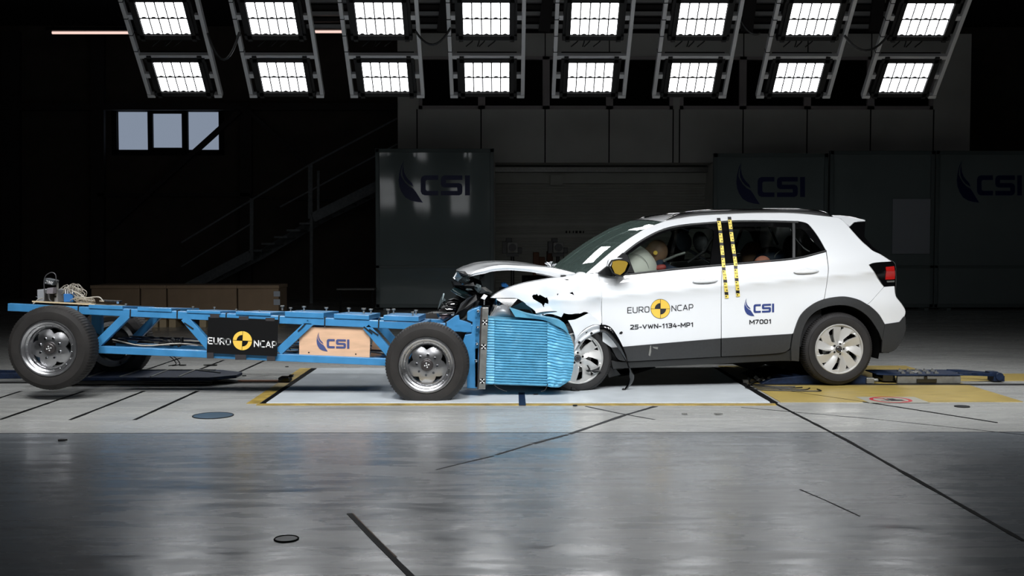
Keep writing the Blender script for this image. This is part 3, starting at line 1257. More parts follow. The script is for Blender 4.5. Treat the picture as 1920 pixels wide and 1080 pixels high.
PX0, PX1, PY0, PY1 = -1.885, 2.145, 8.42, 10.76
o = MB().lohi((PX0, PY0, 0), (PX1, PY1, .004)).build('floor_plate', WPLATE)
tag(o, 'smooth white plate let into the floor under the crash', 'plate')
o = MB().lohi((2.20, 8.43, 0), (4.14, 10.92, .004)).build('floor_plate', YFLOOR)
tag(o, 'worn yellow floor plate under the rear wheel of the car', 'plate')
o = MB().lohi((4.16, 9.72, 0), (9.5, 10.25, .003)).build('floor_strip', YFLOOR)
tag(o, 'yellow floor strip along the track at the far right edge', 'strip')
# steel surround and tapes of the plates
tag(gpoly([(462, 757), (486, 757), (583, 691), (563, 691)], m=TAPEYF, thick=.0035),
    'worn yellow tape along the left edge of the white plate', 'tape')
tag(gpoly([(487, 757.5), (497, 757.5), (594, 691), (584, 691)], m=ASPH, thick=.004),
    'black strip between yellow tape and white plate on the left', 'tape')
tag(gpoly([(480, 760.5), (1456, 760.5), (1453, 757.2), (484, 757.2)], m=TAPEYF, thick=.0035),
    'thin yellow line along the front edge of the white plate', 'tape')
tag(gpoly([(973, 761), (986, 761), (984, 737), (972, 737)], m=BLUEDK, z=.004, thick=.002),
    'short dark blue tape mark in front of the blue barrier', 'tape')
tag(gstrip([(1343, 690), (1452, 756)], .055, 'floor_joint', ASPH, z=.0, thick=.0055, wob=.1),
    'wide black joint along the right edge of the white plate', 'joint')
tag(gstrip([(1453, 756.5), (1590, 827), (1920, 1015)], .026, 'floor_joint', ASPH, thick=.002, wob=.25),
    'long dark joint running to the lower right corner of the photo', 'joint')
for k, (p, q) in enumerate((((0, 787), (339.5, 671)), ((131, 787.5), (419, 675.5)), ((252, 787.5), (495, 676.5)),
                            ((-130, 787), (60, 727)))):
    f_ = lambda y: (p[0] + (q[0] - p[0]) * (y - p[1]) / (q[1] - p[1]), y)
    if k < 3:
        o = gstrip([f_(q[1]), f_(704.5)], .03, 'expansion_slot', ASPH, thick=.0015, wob=.2)
        tag(o, ['far piece of a slanting slot, left one of three beyond the dark sled', 'far piece of a slanting slot, middle of three beyond the dark sled',
                'far piece of a slanting slot nearest the white plate'][k], 'slot', 'slots in the concrete at the left')
    o = gstrip([p, f_(733.5)], .03, 'expansion_slot', ASPH, thick=.0015, wob=.2)
    tag(o, ['slanting dark slot in the concrete under the trolley tail', 'slanting dark slot, the middle one of the three at the left',
            'slanting dark slot nearest the yellow tape', 'slanting dark slot at the far left edge of the floor'][k],
        'slot', 'slots in the concrete at the left')
tag(gstrip([(655, 963), (690, 1000), (735, 1045), (790, 1100)], .026, 'open_slot', JOINT, thick=.002, wob=.12),
    'wide black slot in the foreground floor, bottom centre', 'slot')
tag(gstrip([(661, 963), (697, 1000), (742, 1045)], .008, 'slot_edge', mat('chipped_edge', (150, 128, 110), .8), thick=.0025, wob=.6),
    'chipped pale rim along the right side of the foreground slot', 'edge')
for k, (pts, w, m_, lab) in enumerate((
        ([(1098, 762), (1160, 775), (1228, 787)], .02, TAPEG, 'grey tape crossing the longer dashed tape before the car'),
        ([(1229, 762), (1170, 779), (1068, 814)], .035, TAPEG, 'dark grey tape slanting across the floor before the car'),
        ([(1064, 815), (1000, 832)], .03, TAPEG, 'ragged grey tape piece continuing the slanting tape, right of its torn end'),
        ([(996, 833), (930, 853)], .018, TAPEG, 'torn thin grey tape piece in the middle of the slanting line'),
        ([(925, 855), (870, 868), (817, 881)], .012, TAPEG, 'faint torn end of the slanting grey tape'),
        ([(1452, 730), (1660, 760), (1870, 793)], .014, ASPH, 'thin dark line crossing the yellow plate to the right'),
        ([(1390, 764), (1640, 786), (1925, 816)], .010, ASPH, 'thin dark line on the concrete below the yellow plate'),
        ([(1500, 918), (1545, 937), (1612, 968)], .008, TAPEG, 'short dark scratch in the foreground at the right'))):
    tag(gstrip(pts, w, 'floor_tape', m_, thick=.0045 if k == 5 else .0015, wob=.3), lab, 'tape')
tag(gpoly([(1064, 812.8), (1066, 814), (1256, 814), (1256, 812.8)][::-1], m=TAPEG, thick=.0005) if 0 else
    MB().lohi((-9, 7.084, 0), (9, 7.094, .0012)).build('floor_joint', TAPEG), 'straight hairline joint across the whole floor before the car', 'joint')

# covers let into the floor
def disc_cover(px, py, r, m_in, lab, nm):
    c = gnd(px, py)
    root = empty(nm, (c.x, c.y, 0))
    tag(root, lab, 'cover')
    MB().cyl((c.x, c.y, 0), (c.x, c.y, .003), r, 32).build('cover_plate', m_in, root, world=True)
    MB().tube([(c.x + r * math.cos(a), c.y + r * math.sin(a), .002) for a in [k * math.pi / 16 for k in range(33)]], .004, 6,
              cap=False).build('rim', ASPH, root, world=True)


disc_cover(399.5, 779.7, .145, mat('blue_steel', (78, 100, 118), .35, metal=.5), 'round blue grey cover in the concrete below the trolley', 'floor_cover')
disc_cover(1803.8, 762.7, .055, TAPEG, 'small round cover right of the warning sticker', 'floor_cover')
disc_cover(537, 1011, .05, mat('dull_cover', (72, 74, 76), .5), 'small dull round plug in the foreground left of the slot', 'floor_plug')

# warning sticker on the yellow plate
root = empty('warning_sticker', gnd(1670, 751) + Vector((0, 0, .004)))
tag(root, 'white floor sticker with red ring crossing out a forklift', 'sticker')
P = [gnd(x, y) for x, y in ((1627, 756.5), (1738, 756.5), (1722, 745), (1606, 745))]
y0, y1 = P[0].y, P[2].y
x0, x1 = gnd(1618, 751).x, gnd(1730, 751).x
MB().lohi((x0, y0, .004), (x1, y1, .0048)).build('sticker_sheet', mat('sticker_white', (158, 156, 144), .5), root, world=True)
c = gnd(1670, 750.6)
rg, fk = MB(), MB()
ro_, ri_ = .165, .135
n_seg = 48
vs = []
for k in range(n_seg):
    a = 2 * math.pi * k / n_seg
    vs += [(c.x + ro_ * math.cos(a), c.y + ro_ * math.sin(a), .0052), (c.x + ri_ * math.cos(a), c.y + ri_ * math.sin(a), .0052)]
rg.add(vs, [(2 * k, (2 * k + 2) % (2 * n_seg), (2 * k + 3) % (2 * n_seg), 2 * k + 1) for k in range(n_seg)])
rg.bar((c.x - .1, c.y + .1, .0053), (c.x + .1, c.y - .1, .0053), .0004, .022, side=Vector((1, 1, 0)))
rg.build('ring', REDP, root, world=True, fixn=False)
fk.slab([Vector((c.x + a, c.y + b_, .0052)) for a, b_ in ((-.02, -.07), (.09, -.07), (.09, 0), (.05, .01), (.04, .06), (-.01, .06), (-.02, 0))], (0, 0, .0004))
fk.slab([Vector((c.x + a, c.y + b_, .0052)) for a, b_ in ((-.1, -.075), (-.03, -.075), (-.03, .07), (-.042, .07), (-.042, -.06), (-.1, -.06))], (0, 0, .0004))
fk.build('forklift_symbol', BLACKPRINT, root, world=True, fixn=False)

# the pull track and the two sleds
tk = MB().lohi((2.2, 9.42, .004), (9.6, 9.50, .006)).build('track_slot', JOINT)
tag(tk, 'black track slot running right from under the rear wheel', 'track')
tk = MB().lohi((-9.6, 9.62, 0), (-1.93, 9.70, .004)).build('track_slot', JOINT)
tag(tk, 'black track slot running left under the trolley', 'track')
tk = MB().lohi((-2.42, 9.66, .0), (-2.0, 9.70, .02)).build('guide_rail', COPPER)
tag(tk, 'short bright copper coloured guide rail left of the white plate', 'rail')
MBr = MB().box((-2.0, 9.72, .025), (.10, .14, .04)).box((-1.95, 9.76, .05), (.04, .05, .02))
tag(MBr.build('rail_stop', GLOSSBLK, bevel=.004), 'small black stop block at the end of the guide rail', 'stop block')

sl = empty('tow_sled', (-2.9, 9.7, 0))
tag(sl, 'flat dark blue towing sled under the trolley tail', 'sled')
b_ = MB()
b_.slab([Vector((x, y, .045)) for x, y in ((-4.0, 9.45), (-2.62, 9.45), (-2.42, 9.62), (-2.42, 9.84), (-2.66, 10.02), (-4.0, 10.02))], (0, 0, .03))
b_.build('sled_deck', BLUEDK, sl, world=True, bevel=.006)
b_ = MB().lohi((-3.95, 9.47, .008), (-2.6, 9.99, .045))
b_.build('sled_chassis', GLOSSBLK, sl, world=True, bevel=.004)
b_ = MB()
for x in (-3.7, -3.42, -3.15, -2.9):
    b_.lohi((x, 9.47, .075), (x + .012, 9.98, .083))
b_.bar((-2.86, 9.95, .08), (-2.6, 9.75, .08), .01, .012)
b_.lohi((-4.0, 9.96, .075), (-2.7, 9.98, .085))
split_build(b_, 'sled_rib', STEEL, sl, world=True)
b_ = MB()
rnd = random.Random(5)
for k in range(9):
    b_.box((-4.0 + rnd.uniform(-.25, .25), 9.6 + rnd.uniform(-.1, .3), .06 + rnd.uniform(0, .04)), (.07, .06, .05), (rnd.random(), rnd.random(), 0))
split_build(b_, 'coupling', BLKPLAST, sl, world=True, bevel=.005)
b_ = MB()
b_.bar((-4.1, 9.75, .06), (-5.2, 9.62, .06), .05, .05).bar((-4.1, 9.85, .06), (-5.2, 9.98, .06), .05, .05).box((-5.2, 9.8, .06), (.06, .4, .06))
split_build(b_, 'tow_frame', BLUEDK, sl, world=True, bevel=.004)

sr = empty('launch_sled', (3.8, 10.0, 0))
tag(sr, 'worn dark blue launch sled with long bars behind the car', 'sled')
b_ = MB().slab([(3.36, 9.56, .078), (3.50, 9.49, .078), (4.12, 9.49, .078), (4.12, 9.86, .078), (3.36, 9.86, .078)], (0, 0, .012))
b_.build('sled_deck', BLUEDK, sr, world=True, bevel=.003)
b_ = MB().lohi((3.53, 9.50, .008), (4.10, 9.53, .074))
b_.build('front_plate', STEEL, sr, world=True, bevel=.003)
b_ = MB().lohi((3.70, 9.488, .016), (3.88, 9.502, .05)).lohi((3.42, 9.56, .02), (3.53, 9.84, .078)).box((3.78, 9.494, .058), (.03, .016, .03))
split_build(b_, 'recess', GLOSSBLK, sr, world=True, bevel=.003)
for yy in (9.56, 9.80):
    m_ = MB().bar((4.1, yy, .086), (4.22, yy, .084), .026, .03).bar((4.22, yy, .084), (4.50, 9.68 + (yy - 9.68) * .35, .066), .026, .03)
    m_.build('draw_bar', BLUEDK, sr, world=True, bevel=.003)
b_ = MB().cyl((4.50, 9.60, .055), (4.50, 9.76, .055), .036, 16).box((4.50, 9.68, .035), (.10, .13, .05)).box((4.46, 9.68, .085), (.08, .1, .02))
b_.build('end_joint', BLUEDK, sr, world=True, bevel=.003)
MB().lohi((3.72, 9.6, .09), (3.79, 9.72, .095)).build('label_plate', CAMW, sr, world=True)
for k in range(10):
    x, y = 3.60 + (k % 5) * .075 + (k // 5) * .03, 9.56 + (k // 5) * .16
    MB().box((x, y, .096), (.035, .03, .012)).cyl((x, y, .1), (x, y, .116), .008, 8).build('clamp', STEEL, sr, world=True)
rb = empty('brake_block', (2.6, 9.75, 0))
tag(rb, 'dark blue ramp block wedged beneath the rear of the car', 'block')
b_ = MB().slab([Vector((x, 9.50, z)) for x, z in ((2.3, .004), (3.30, .004), (3.30, .05), (3.2, .08), (2.75, .085), (2.4, .05))], (0, .8, 0))
b_.build('ramp', BLUEDK, rb, world=True, bevel=.005)
b_ = MB().box((3.28, 9.52, .035), (.07, .08, .05)).cyl((3.3, 9.52, .035), (3.36, 9.52, .035), .018, 12).box((3.22, 9.70, .095), (.1, .1, .03))
split_build(b_, 'coupling', STEEL, rb, world=True, bevel=.003)
b_ = MB()
for k in range(5):
    x = 2.18 + .055 * k
    b_.box((x, 9.58 + .02 * (k % 2), .022 + .01 * (k % 3)), (.05, .05, .03), (.3 * k, .2 * k, .5 * k))
split_build(b_, 'cable_lug', STEEL, rb, world=True, bevel=.002)
b_ = MB()
for k in range(4):
    b_.tube(catmull([(2.3, 9.6, .03), (2.2 - .03 * k, 9.45 - .1 * k, .012), (2.35 + .1 * k, 9.3 - .1 * k, .01), (2.55 + .05 * k, 9.28 - .05 * k, .01)], 6), .005, 6)
split_build(b_, 'loose_wire', CABLEB, rb, world=True)
# debris on the floor
rnd = random.Random(11)
for k, (x, y, s, lab) in enumerate((
        (342, 686, .035, 'black splinter under the trolley, beside the hanging wires'),
        (398, 686, .06, 'curved black trim splinter under the round yellow sign'),
        (1078, 762, .02, 'small black chip in front of the barrier'), (1003, 741, .018, 'black chip between barrier and yellow line'),
        (1284, 778, .02, 'pale chip on the floor before the door'), (458, 706, .016, 'tiny black chip left of the white plate'),
        (1346, 778, .02, 'dull chip right of the crossing tapes'), (118, 827, .03, 'thin dark splinter in the left foreground'),
        (537, 689, .013, 'tiny dark chip beneath the plywood board'))):
    c = gnd(x, y)
    pts = []
    for j in range(6):
        a = j * 1.047
        r = s * rnd.uniform(.4, 1.1)
        pts.append(Vector((c.x + r * 1.6 * math.cos(a), c.y + r * .8 * math.sin(a), .0045)))
    o = MB().slab(pts, (0, 0, .008)).build('debris_chip', BLACKP if 'black' in lab or 'dark' in lab else CAMW)
    tag(o, lab, 'debris', 'debris on the floor')


# ------------------------------------------------------------------ wheels
def tyre_mesh(R, rim_r, width, tread=True, n=96, flat=0.0, hub_h=None):
    mb = MB()
    w = width
    prof = [(rim_r - .012, .035), (rim_r, .018), (rim_r + .012, .006), (rim_r + (R - rim_r) * .35, 0.0), (rim_r + (R - rim_r) * .62, .002),
            (R - .035, .010), (R - .015, .022), (R - .004, .038), (R, .055), (R + .002, w * .5), (R, w - .055), (R - .004, w - .038),
            (R - .03, w - .012), (rim_r + .03, w - .006), (rim_r - .01, w - .03), (rim_r - .015, w * .5)]

    def mod(j, k):
        if tread and 7 <= j <= 11:
            return -.005 if (k + (1 if j > 9 else 0)) % 3 == 0 else 0.0
        return 0.0
    mb.lathe(prof, n, mod=mod, closed=True)
    # circumferential grooves read as darker rings through their depth
    if hub_h is not None:
        for i, p in enumerate(mb.v):
            if p.z < -hub_h + .001:
                over = -hub_h - p.z
                p.z = -hub_h + .001
                p.x *= 1 + over * .35
    return mb


def star_disc(outer_r, holes, depth, step=.012, inner_r=None):
    n = 72
    outer = [(outer_r * math.cos(2 * math.pi * k / n), outer_r * math.sin(2 * math.pi * k / n)) for k in range(n)]
    vo, tris, rim = tri2d(outer, holes, step)
    vs = [Vector((p.x, depth(p.x, p.y), p.y)) for p in vo]
    mb = MB()
    mb.add(vs, tris, 0, True)
    # wall thickness at every cut edge
    for (a, b_) in rim:
        A, B = vs[a], vs[b_]
        mb.add([A, B, B + Vector((0, .022, 0)), A + Vector((0, .022, 0))], [(0, 3, 2, 1)])
    return mb


def trolley_wheel(hub_h=None, rot=0.0):
    """wheel with its outer face at local y = 0, axis along y"""
    R, rr, W = .338, .222, .235
    root = tyre_mesh(R, rr, W, True, 252, hub_h=hub_h).build('wheel', RUBBER2, None, fixn=True, angle=26)
    rim = MB()
    rim.lathe([(rr + .004, .020), (rr + .006, .010), (rr + .001, .002), (rr - .008, .002), (rr - .014, .010), (.196, .016), (.190, .030),
               (.176, .040), (.170, .062), (.166, .072)], 72)
    rim.lathe([(.166, .19), (.205, .2), (.215, .22)], 48)
    rim.lathe([(.166, .072), (.166, .19)], 48)
    ro = rim.build('rim', POLISHED, root, angle=30)
    holes = []
    for k in range(5):
        a0 = rot + k * 2 * math.pi / 5
        h = []
        for (r, da) in ((.152, -.34), (.156, -.17), (.157, 0), (.156, .17), (.152, .34), (.138, .19), (.118, .03), (.137, -.15)):
            h.append((r * math.cos(a0 + da), r * math.sin(a0 + da)))
        holes.append(h)

    def dep(x, z):
        r = math.hypot(x, z)
        a = math.atan2(z, x) - rot
        spoke = math.cos(5 * a)           # +1 in the windows, -1 on the spokes
        t = min(1, max(0, (r - .06) / .1))
        return .046 + .026 * t ** 1.5 - .0025 * (1 - abs(2 * t - 1)) * (-spoke)
    fc = star_disc(.168, holes, dep, .009)
    fc.build('rim_face', POLISHED, ro, angle=28)
    rv = MB()
    for k in range(20):
        a = 2 * math.pi * (k + .5) / 20
        c = Vector((.180 * math.cos(a), .034, .180 * math.sin(a)))
        rv.ball(c, (.0042, .004, .0042), 8)
    split_build(rv, 'rivet', CHROME, ro)
    nt_ = MB()
    for k in range(8):
        a = rot + .39 + 2 * math.pi * k / 8
        c = Vector((.083 * math.cos(a), 0, .083 * math.sin(a)))
        nt_.cyl(c + Vector((0, .056, 0)), c + Vector((0, .034, 0)), .0125, 10, r2=.009)
    split_build(nt_, 'lug_nut', CHROME, ro, angle=30)
    hb_ = MB().lathe([(.0001, .022), (.034, .022), (.040, .026), (.046, .026), (.050, .034), (.052, .06)], 36)
    hb_.build('hub_cap', HUBGREY, ro, angle=30)
    dt = MB()
    for (x, z) in ((0, 0), (.016, .004), (-.016, -.004), (-.004, .016), (.004, -.016)):
        dt.cyl((x, .0215, z), (x, .0195, z), .0052, 12)
    split_build(dt, 'target_dot', WHITEP, ro)
    bk = MB().lathe([(.0001, .13), (.15, .13), (.15, .16)], 32)
    bk.build('brake_drum', DARKALLOY, ro)
    return root


# ------------------------------------------------------------------ the trolley
YN, YFAR = 8.78, 9.58       # outer faces of near and far truss
tro = empty('crash_trolley', (-2.2, 9.2, 0))
tag(tro, 'blue steel trolley on four wheels carrying the crash barrier', 'trolley')


def sag(P, base=None):
    """the trolley is twisted: its far side hangs lower, most of all at the lifted tail"""
    r = .032 + .013 * max(0.0, -.4 - P.x)
    return Vector((P.x, P.y, P.z - r * (P.y - (YN if base is None else base))))


def tb(mb, p, q, wpx, Y, d=.06, mi=0):
    A, B = at(p[0], p[1], Y), at(q[0], q[1], Y)
    mb.bar(A + Vector((0, d / 2, 0)), B + Vector((0, d / 2, 0)), wpx * Y / FPX, d, mi)


def top_y(x):      # centre line of the top chord in the photograph
    pts = [(14, 576), (147, 580.5), (244, 588.5), (332, 590), (392, 593.5), (523, 600), (609, 603.5), (711, 607), (836, 613), (893, 616)]
    for (a, b_) in zip(pts, pts[1:]):
        if x <= b_[0]:
            return a[1] + (b_[1] - a[1]) * (x - a[0]) / (b_[0] - a[0])
    return pts[-1][1]


def low_y(x):
    return 655.5 + (678.7 - 655.5) * (x - 179) / (719 - 179)


for side, Y in (('near', YN), ('far', YFAR)):
    def sx(x):      # the same real beam on the far truss
        return x if side == 'near' else at(x, 600, YN).x
    dz_ = 0
    off = Vector((0, Y - YN, 0))

    def rb_(mb, p, q, wpx, d=.06):
        A, B = at(p[0], p[1], YN) + off, at(q[0], q[1], YN) + off
        mb.bar(sag(A) + Vector((0, d / 2, 0)), sag(B) + Vector((0, d / 2, 0)), wpx * YN / FPX, d)
    m_ = MB()
    rb_(m_, (14, 576), (893, 616.5), 14.5)
    m_.build('top_chord', BLUE, tro, world=True, bevel=.005)
    m_ = MB()
    rb_(m_, (150, 654), (800, 682.5), 13.8)
    m_.build('bottom_chord', BLUE, tro, world=True, bevel=.005)
    for (p, q) in (((179, 648), (238, 590)), ((345, 596), (402, 662)), ((522, 660), (582, 604)), ((686, 612), (738, 672)), ((752, 674), (800, 616))):
        m_ = MB()
        rb_(m_, p, q, 15)
        m_.build('diagonal_strut', BLUE, tro, world=True, bevel=.004)
m_ = MB()
for x in (30, 244, 420, 609, 790):
    A = at(x, top_y(x), YN)
    m_ = MB().bar(sag(Vector((A.x, YN + .06, A.z))), sag(Vector((A.x, YFAR, A.z))), .05, .05, side=Vector((1, 0, 0)))
    m_.build('cross_member', BLUE, tro, world=True, bevel=.004)
for x in (200, 400, 520, 700):
    A = at(x, low_y(x), YN)
    m_ = MB().bar(sag(Vector((A.x, YN + .06, A.z))), sag(Vector((A.x, YFAR, A.z))), .05, .05, side=Vector((1, 0, 0)))
    m_.build('cross_member', BLUE, tro, world=True, bevel=.004)
m_ = MB()
A, B = at(190, low_y(190), YN), at(715, low_y(715), YN)
m_.slab([sag(A + Vector((0, .06, 0))), sag(B + Vector((0, .06, 0))), sag(B + Vector((0, .76, 0))), sag(A + Vector((0, .76, 0)))], (0, 0, -.006))
m_.build('floor_tray', mat('tray_dark', (30, 42, 56), .6), tro, world=True)

# ballast plates with eye bolts
plates = [(166, 230, 578.5, 9, .03), (257.6, 321.5, 583, 9, .03), (350, 413, 587, 7, .025), (442, 507, 590.5, 8, .03),
          (534, 607, 594.5, 13, .05), (626, 692, 597.5, 11, .045), (719, 785, 601, 12, .045)]
for (x0, x1, yb, hpx, th) in plates:
    A, B = at(x0, yb + 1 - .02 * (x1 - x0), YN - .01), at(x1, yb + 1 + .02 * (x1 - x0), YN - .01)
    thk = hpx * YN / FPX * .8
    m_ = MB()
    m_.slab([A, B, sag(B + Vector((0, .80, 0))), sag(A + Vector((0, .80, 0)))], (0, 0, thk))
    m_.build('ballast_plate', BLUE, tro, world=True, bevel=.003)
for (x, y, s, dy) in ((529.5, 582, 1, .05), (545, 584, .8, .05), (570, 583, 1, .45), (612, 585, 1, .6), (654, 586, 1, .5), (682, 588, 1.1, .05),
                  (695.5, 588, 1, .45), (728, 589, 1, .05), (738, 588, 1, .5), (780, 590, 1, .5), (774, 592, .8, .05), (402, 581, .6, .4),
                  (443, 585, .6, .4), (486, 587, .6, .4), (362, 580, .6, .4), (236, 575, .6, .4)):
    c = at(x, y, YN + dy)
    MB().cyl(c, c + Vector((0, 0, .035 * s)), .008 * s, 10).cyl(c + Vector((0, 0, .03 * s)), c + Vector((0, 0, .042 * s)), .018 * s, 12).build(
        'bolt', STEEL, tro, world=True)
# straps round the top chord
for x in (147, 244.5, 332.3, 424, 523, 609, 710, 836):
    c = at(x, top_y(x), YN)
    MB().box(c + Vector((0, .03, 0)), (.009, .07, .076), (0, .04, 0)).build('cable_tie', CABLEB, tro, world=True)
for (x, y, a) in ((354, 611, .6), (566, 614, -.8), (690, 619, .7), (701, 623, .6)):
    c = at(x, y, YN - .003)
    MB().box(c, (.09, .01, .009), (0, a, 0)).build('cable_tie', CABLEB, tro, world=True)

# round-target sign
sg = [(390.5, 594), (522, 599.5), (519.5, 668), (387.5, 662)]
ys_ = YN - .03
P = [at(x, y, ys_) for x, y in sg]
sign = MB().slab(P, (0, .006, 0)).build('sign_board', BLACKP, tro, world=True)
for (x0, y0, x1, y1) in ((394, 589, 411, 596), (448, 593, 466, 600), (498, 596, 515, 602), (388, 661, 400.5, 672), (441, 665, 461.5, 674.5), (500.5, 668, 516, 677)):
    a, b_ = at(x0, y0, ys_), at(x1, y1, ys_)
    MB().lohi((a.x, ys_ - .003, b_.z), (b_.x, ys_ + .006, a.z)).build('tape_tab', mat('tape_tab_%d' % x0, (38, 34, 36), .7), tro, world=True)
mb = MB()
c = at(454.5, 638.8, ys_ - .002)
tilt = -.055
rr = 18.6 * ys_ / FPX
target_logo(lambda x, z, l=0: c + Vector((rr * (x * math.cos(tilt) - z * math.sin(tilt)), -l, rr * (x * math.sin(tilt) + z * math.cos(tilt)))), mb, False)
mb.build('sign_target', [YELLOW, BLACKP], tro, world=True, fixn=False)


def flat_text(s, p00, p10, hpx, Y, m_, name, parent, bold=.15, world=True):
    """text whose lower-left and lower-right corners are the given pixels, on the plane y = Y"""
    vs, fs = text2d(s, bold)
    A, B = at(p00[0], p00[1], Y), at(p10[0], p10[1], Y)
    up = Vector((0, 0, hpx * Y / FPX))
    e = B - A
    mb = MB()
    mb.add([A + e * v.x + up * v.y for v in vs], fs)
    return mb.build(name, m_, parent, world=world, fixn=False)


flat_text('EURO', (389.8, 645), (433, 647.5), 13, ys_ - .002, WHITEP, 'sign_lettering', tro)
flat_text('NCAP', (476, 650.5), (519, 652.8), 13, ys_ - .002, WHITEP, 'sign_lettering', tro)

# plywood board with logo
bd = [(561, 628), (580.5, 613), (684, 614), (694, 632), (693, 670), (561, 665)]
yb_ = YN + .03
board = MB().slab([at(x, y, yb_) for x, y in bd], (0, .018, 0)).build('plywood_board', PLY, tro, world=True)
mb = MB()
lx0, lx1, ly0, ly1 = 593.5, 655, 622, 658.5


def pl(u, v):
    return at(lx0 + (lx1 - lx0) * u, ly1 + (ly0 - ly1) * v + 1.5 * u, yb_ - .003)


logo_csi(pl, mb)
mb.build('board_logo', mat('board_navy', (62, 74, 122), .6), board, world=True, fixn=False)
for (x, y) in ((579, 661), (667, 664)):
    c = at(x, y, yb_ - .002)
    MB().cyl(c, c + Vector((0, .003, 0)), .006, 12).build('screw', BLACKP, board, world=True)
# fix world transform of grandchildren: board has no transform of its own
m_ = MB().slab([at(x, y, yb_ + .35) for x, y in ((700, 632), (715, 640), (715, 668), (694, 668))], (0, .018, 0))
m_.build('plywood_board', PLY, tro, world=True)
# wiring lying in the tray
m_ = MB()
rnd = random.Random(2)
for k in range(9):
    y = YN + .15 + .06 * k
    pts = []
    for j in range(9):
        x = 195 + 65 * j
        A = at(x, low_y(x), YN)
        pts.append(Vector((A.x, y + rnd.uniform(-.05, .05), A.z + .045 + rnd.uniform(-.01, .025))))
    m_.tube(catmull(pts, 4), .006, 6, mi=k % 3)
m_.build('tray_cables', [CABLE, CABLEB, BLUEDK], tro, world=True)
tro.children[-1]['kind'] = 'stuff'
m_ = MB()
for (x, y) in ((330, 673), (337, 673)):
    m_.tube(catmull([at(x - 12, 668, YN + .3), at(x - 5, 674, YN + .3), at(x, 683, YN + .25), at(x - 14, 686, YN + .2)], 5), .004, 6)
split_build(m_, 'hanging_wires', CABLEB, tro, world=True)
m_ = MB()
for k in range(6):
    a = at(306 + 7 * k, 643 - (k % 2) * 3, YN + .2)
    m_.box(a, (.07, .04, .02), (.2, .3 * k, .1))
m_.build('cable_clump', CABLEB, tro, world=True, bevel=.004)
m_ = MB()
c = at(553, 648, YN + .3)
m_.tube([c + Vector((.045 * math.cos(a), .02 * math.sin(3 * a), .06 * math.sin(a))) for a in [k * .35 for k in range(19)]], .005, 6)
m_.build('coiled_cable', CABLEB, tro, world=True)

# wheels
wA = at(94.0 - 4.5, 653.8, 8.5)
wB = at(799.8, 685.3, 8.5)
w1 = trolley_wheel(None, rot=.05)
w1.parent = tro
w1.location = wA - tro.location
w1['label'] = 'rear wheel lifted clear of the floor'
w2 = trolley_wheel(wB.z, rot=.3)
w2.parent = tro
w2.location = wB - tro.location
RW = .235
for (w, c) in ((w1, wA), (w2, wB)):
    f = copy_tree(w, tro)
    f.rotation_euler = (0, 0, math.pi)
    f.location = Vector((c.x, 10.1, c.z - (.092 if c is wA else 0))) - tro.location
    if 'label' in f.keys():
        del f['label']
for c in (wA, wB):
    MB().cyl((c.x, 8.7, c.z), (c.x, 9.9, c.z), .035, 16).build('axle', DARKALLOY, tro, world=True)
    m_ = MB()
    m_.bar((c.x, YN + .03, c.z), (c.x, YN + .03, c.z + .2), .09, .06)
    m_.build('axle_mount', BLUE, tro, world=True, bevel=.004)
    m_ = MB()
    m_.bar((c.x, YFAR - .03, c.z), (c.x, YFAR - .03, c.z + .2), .09, .06)
    m_.build('axle_mount', BLUE, tro, world=True, bevel=.004)

# front plate assembly
m_ = MB()
for Y0, d0_ in ((YN - .02, .16), (YFAR - .14, .16)):
    pts = [(885, 580), (899, 576), (896, 728), (875.5, 728), (876, 660), (868, 640), (872, 628), (884, 626), (886, 604), (876, 600), (876, 585)]
    P = [at(x, y, YN - .02) + Vector((0, Y0 - YN + .02, 0)) for x, y in pts]
    m_.slab(P, (0, d0_, 0))
split_build(m_, 'mounting_bracket', BLUE, tro, world=True, bevel=.004)
m_ = MB()
a, b_ = at(890, 580, YN), at(901, 726, YN)
m_.lohi((a.x, YN - .02, b_.z), (b_.x, YFAR + .15, a.z))
m_.build('front_plate', BLUE, tro, world=True, bevel=.004)
m_ = MB()
P = [at(x, y, YN + .0) for x, y in ((836, 605), (846, 598), (854, 592), (860, 591), (862, 600), (884, 606), (884, 622), (870, 623), (836, 618))]
m_.slab(P, (0, .06, 0))
m_.build('gusset_plate', BLUE, tro, world=True, bevel=.003)
for (x, y) in ((896.5, 583.7), (895.4, 613.5), (894, 644.6), (892.6, 676.5)):
    c = at(x, y, YN - .07)
    MB().ball(c, (.014, .03, .014), 12).cyl(c, c + Vector((0, .08, 0)), .009, 10).build('hex_bolt', CHROME, tro, world=True)
Yp = YN - .06
P = [at(x, y, Yp) for x, y in ((904.5, 577), (916, 577), (910, 730), (897, 730))]
post = MB().slab(P, (0, .07, 0)).build('side_bar', STEEL, tro, world=True, bevel=.003)
P = [at(x, y, Yp + .01) for x, y in ((901, 577), (905, 577), (898, 730), (894.5, 730))]
MB().slab(P, (0, .07, 0)).build('edge_bar', HUBGREY, tro, world=True)
for (x, y) in ((909, 604.5), (906.7, 650), (904.3, 714.6)):
    c = at(x, y, Yp - .002)
    r = 5.6 * Yp / FPX
    tm = MB().cyl(c, c + Vector((0, .002, 0)), r, 24, mi=0)
    for (dx, dz2) in ((0, 0), (.5, .5), (-.5, .5), (.5, -.5), (-.5, -.5)):
        d_ = c + Vector((dx * r, -.001, dz2 * r))
        tm.cyl(d_, d_ + Vector((0, .001, 0)), r * .24, 10, mi=1)
    tm.build('round_marker', [BLACKP, WHITEP], tro, world=True)
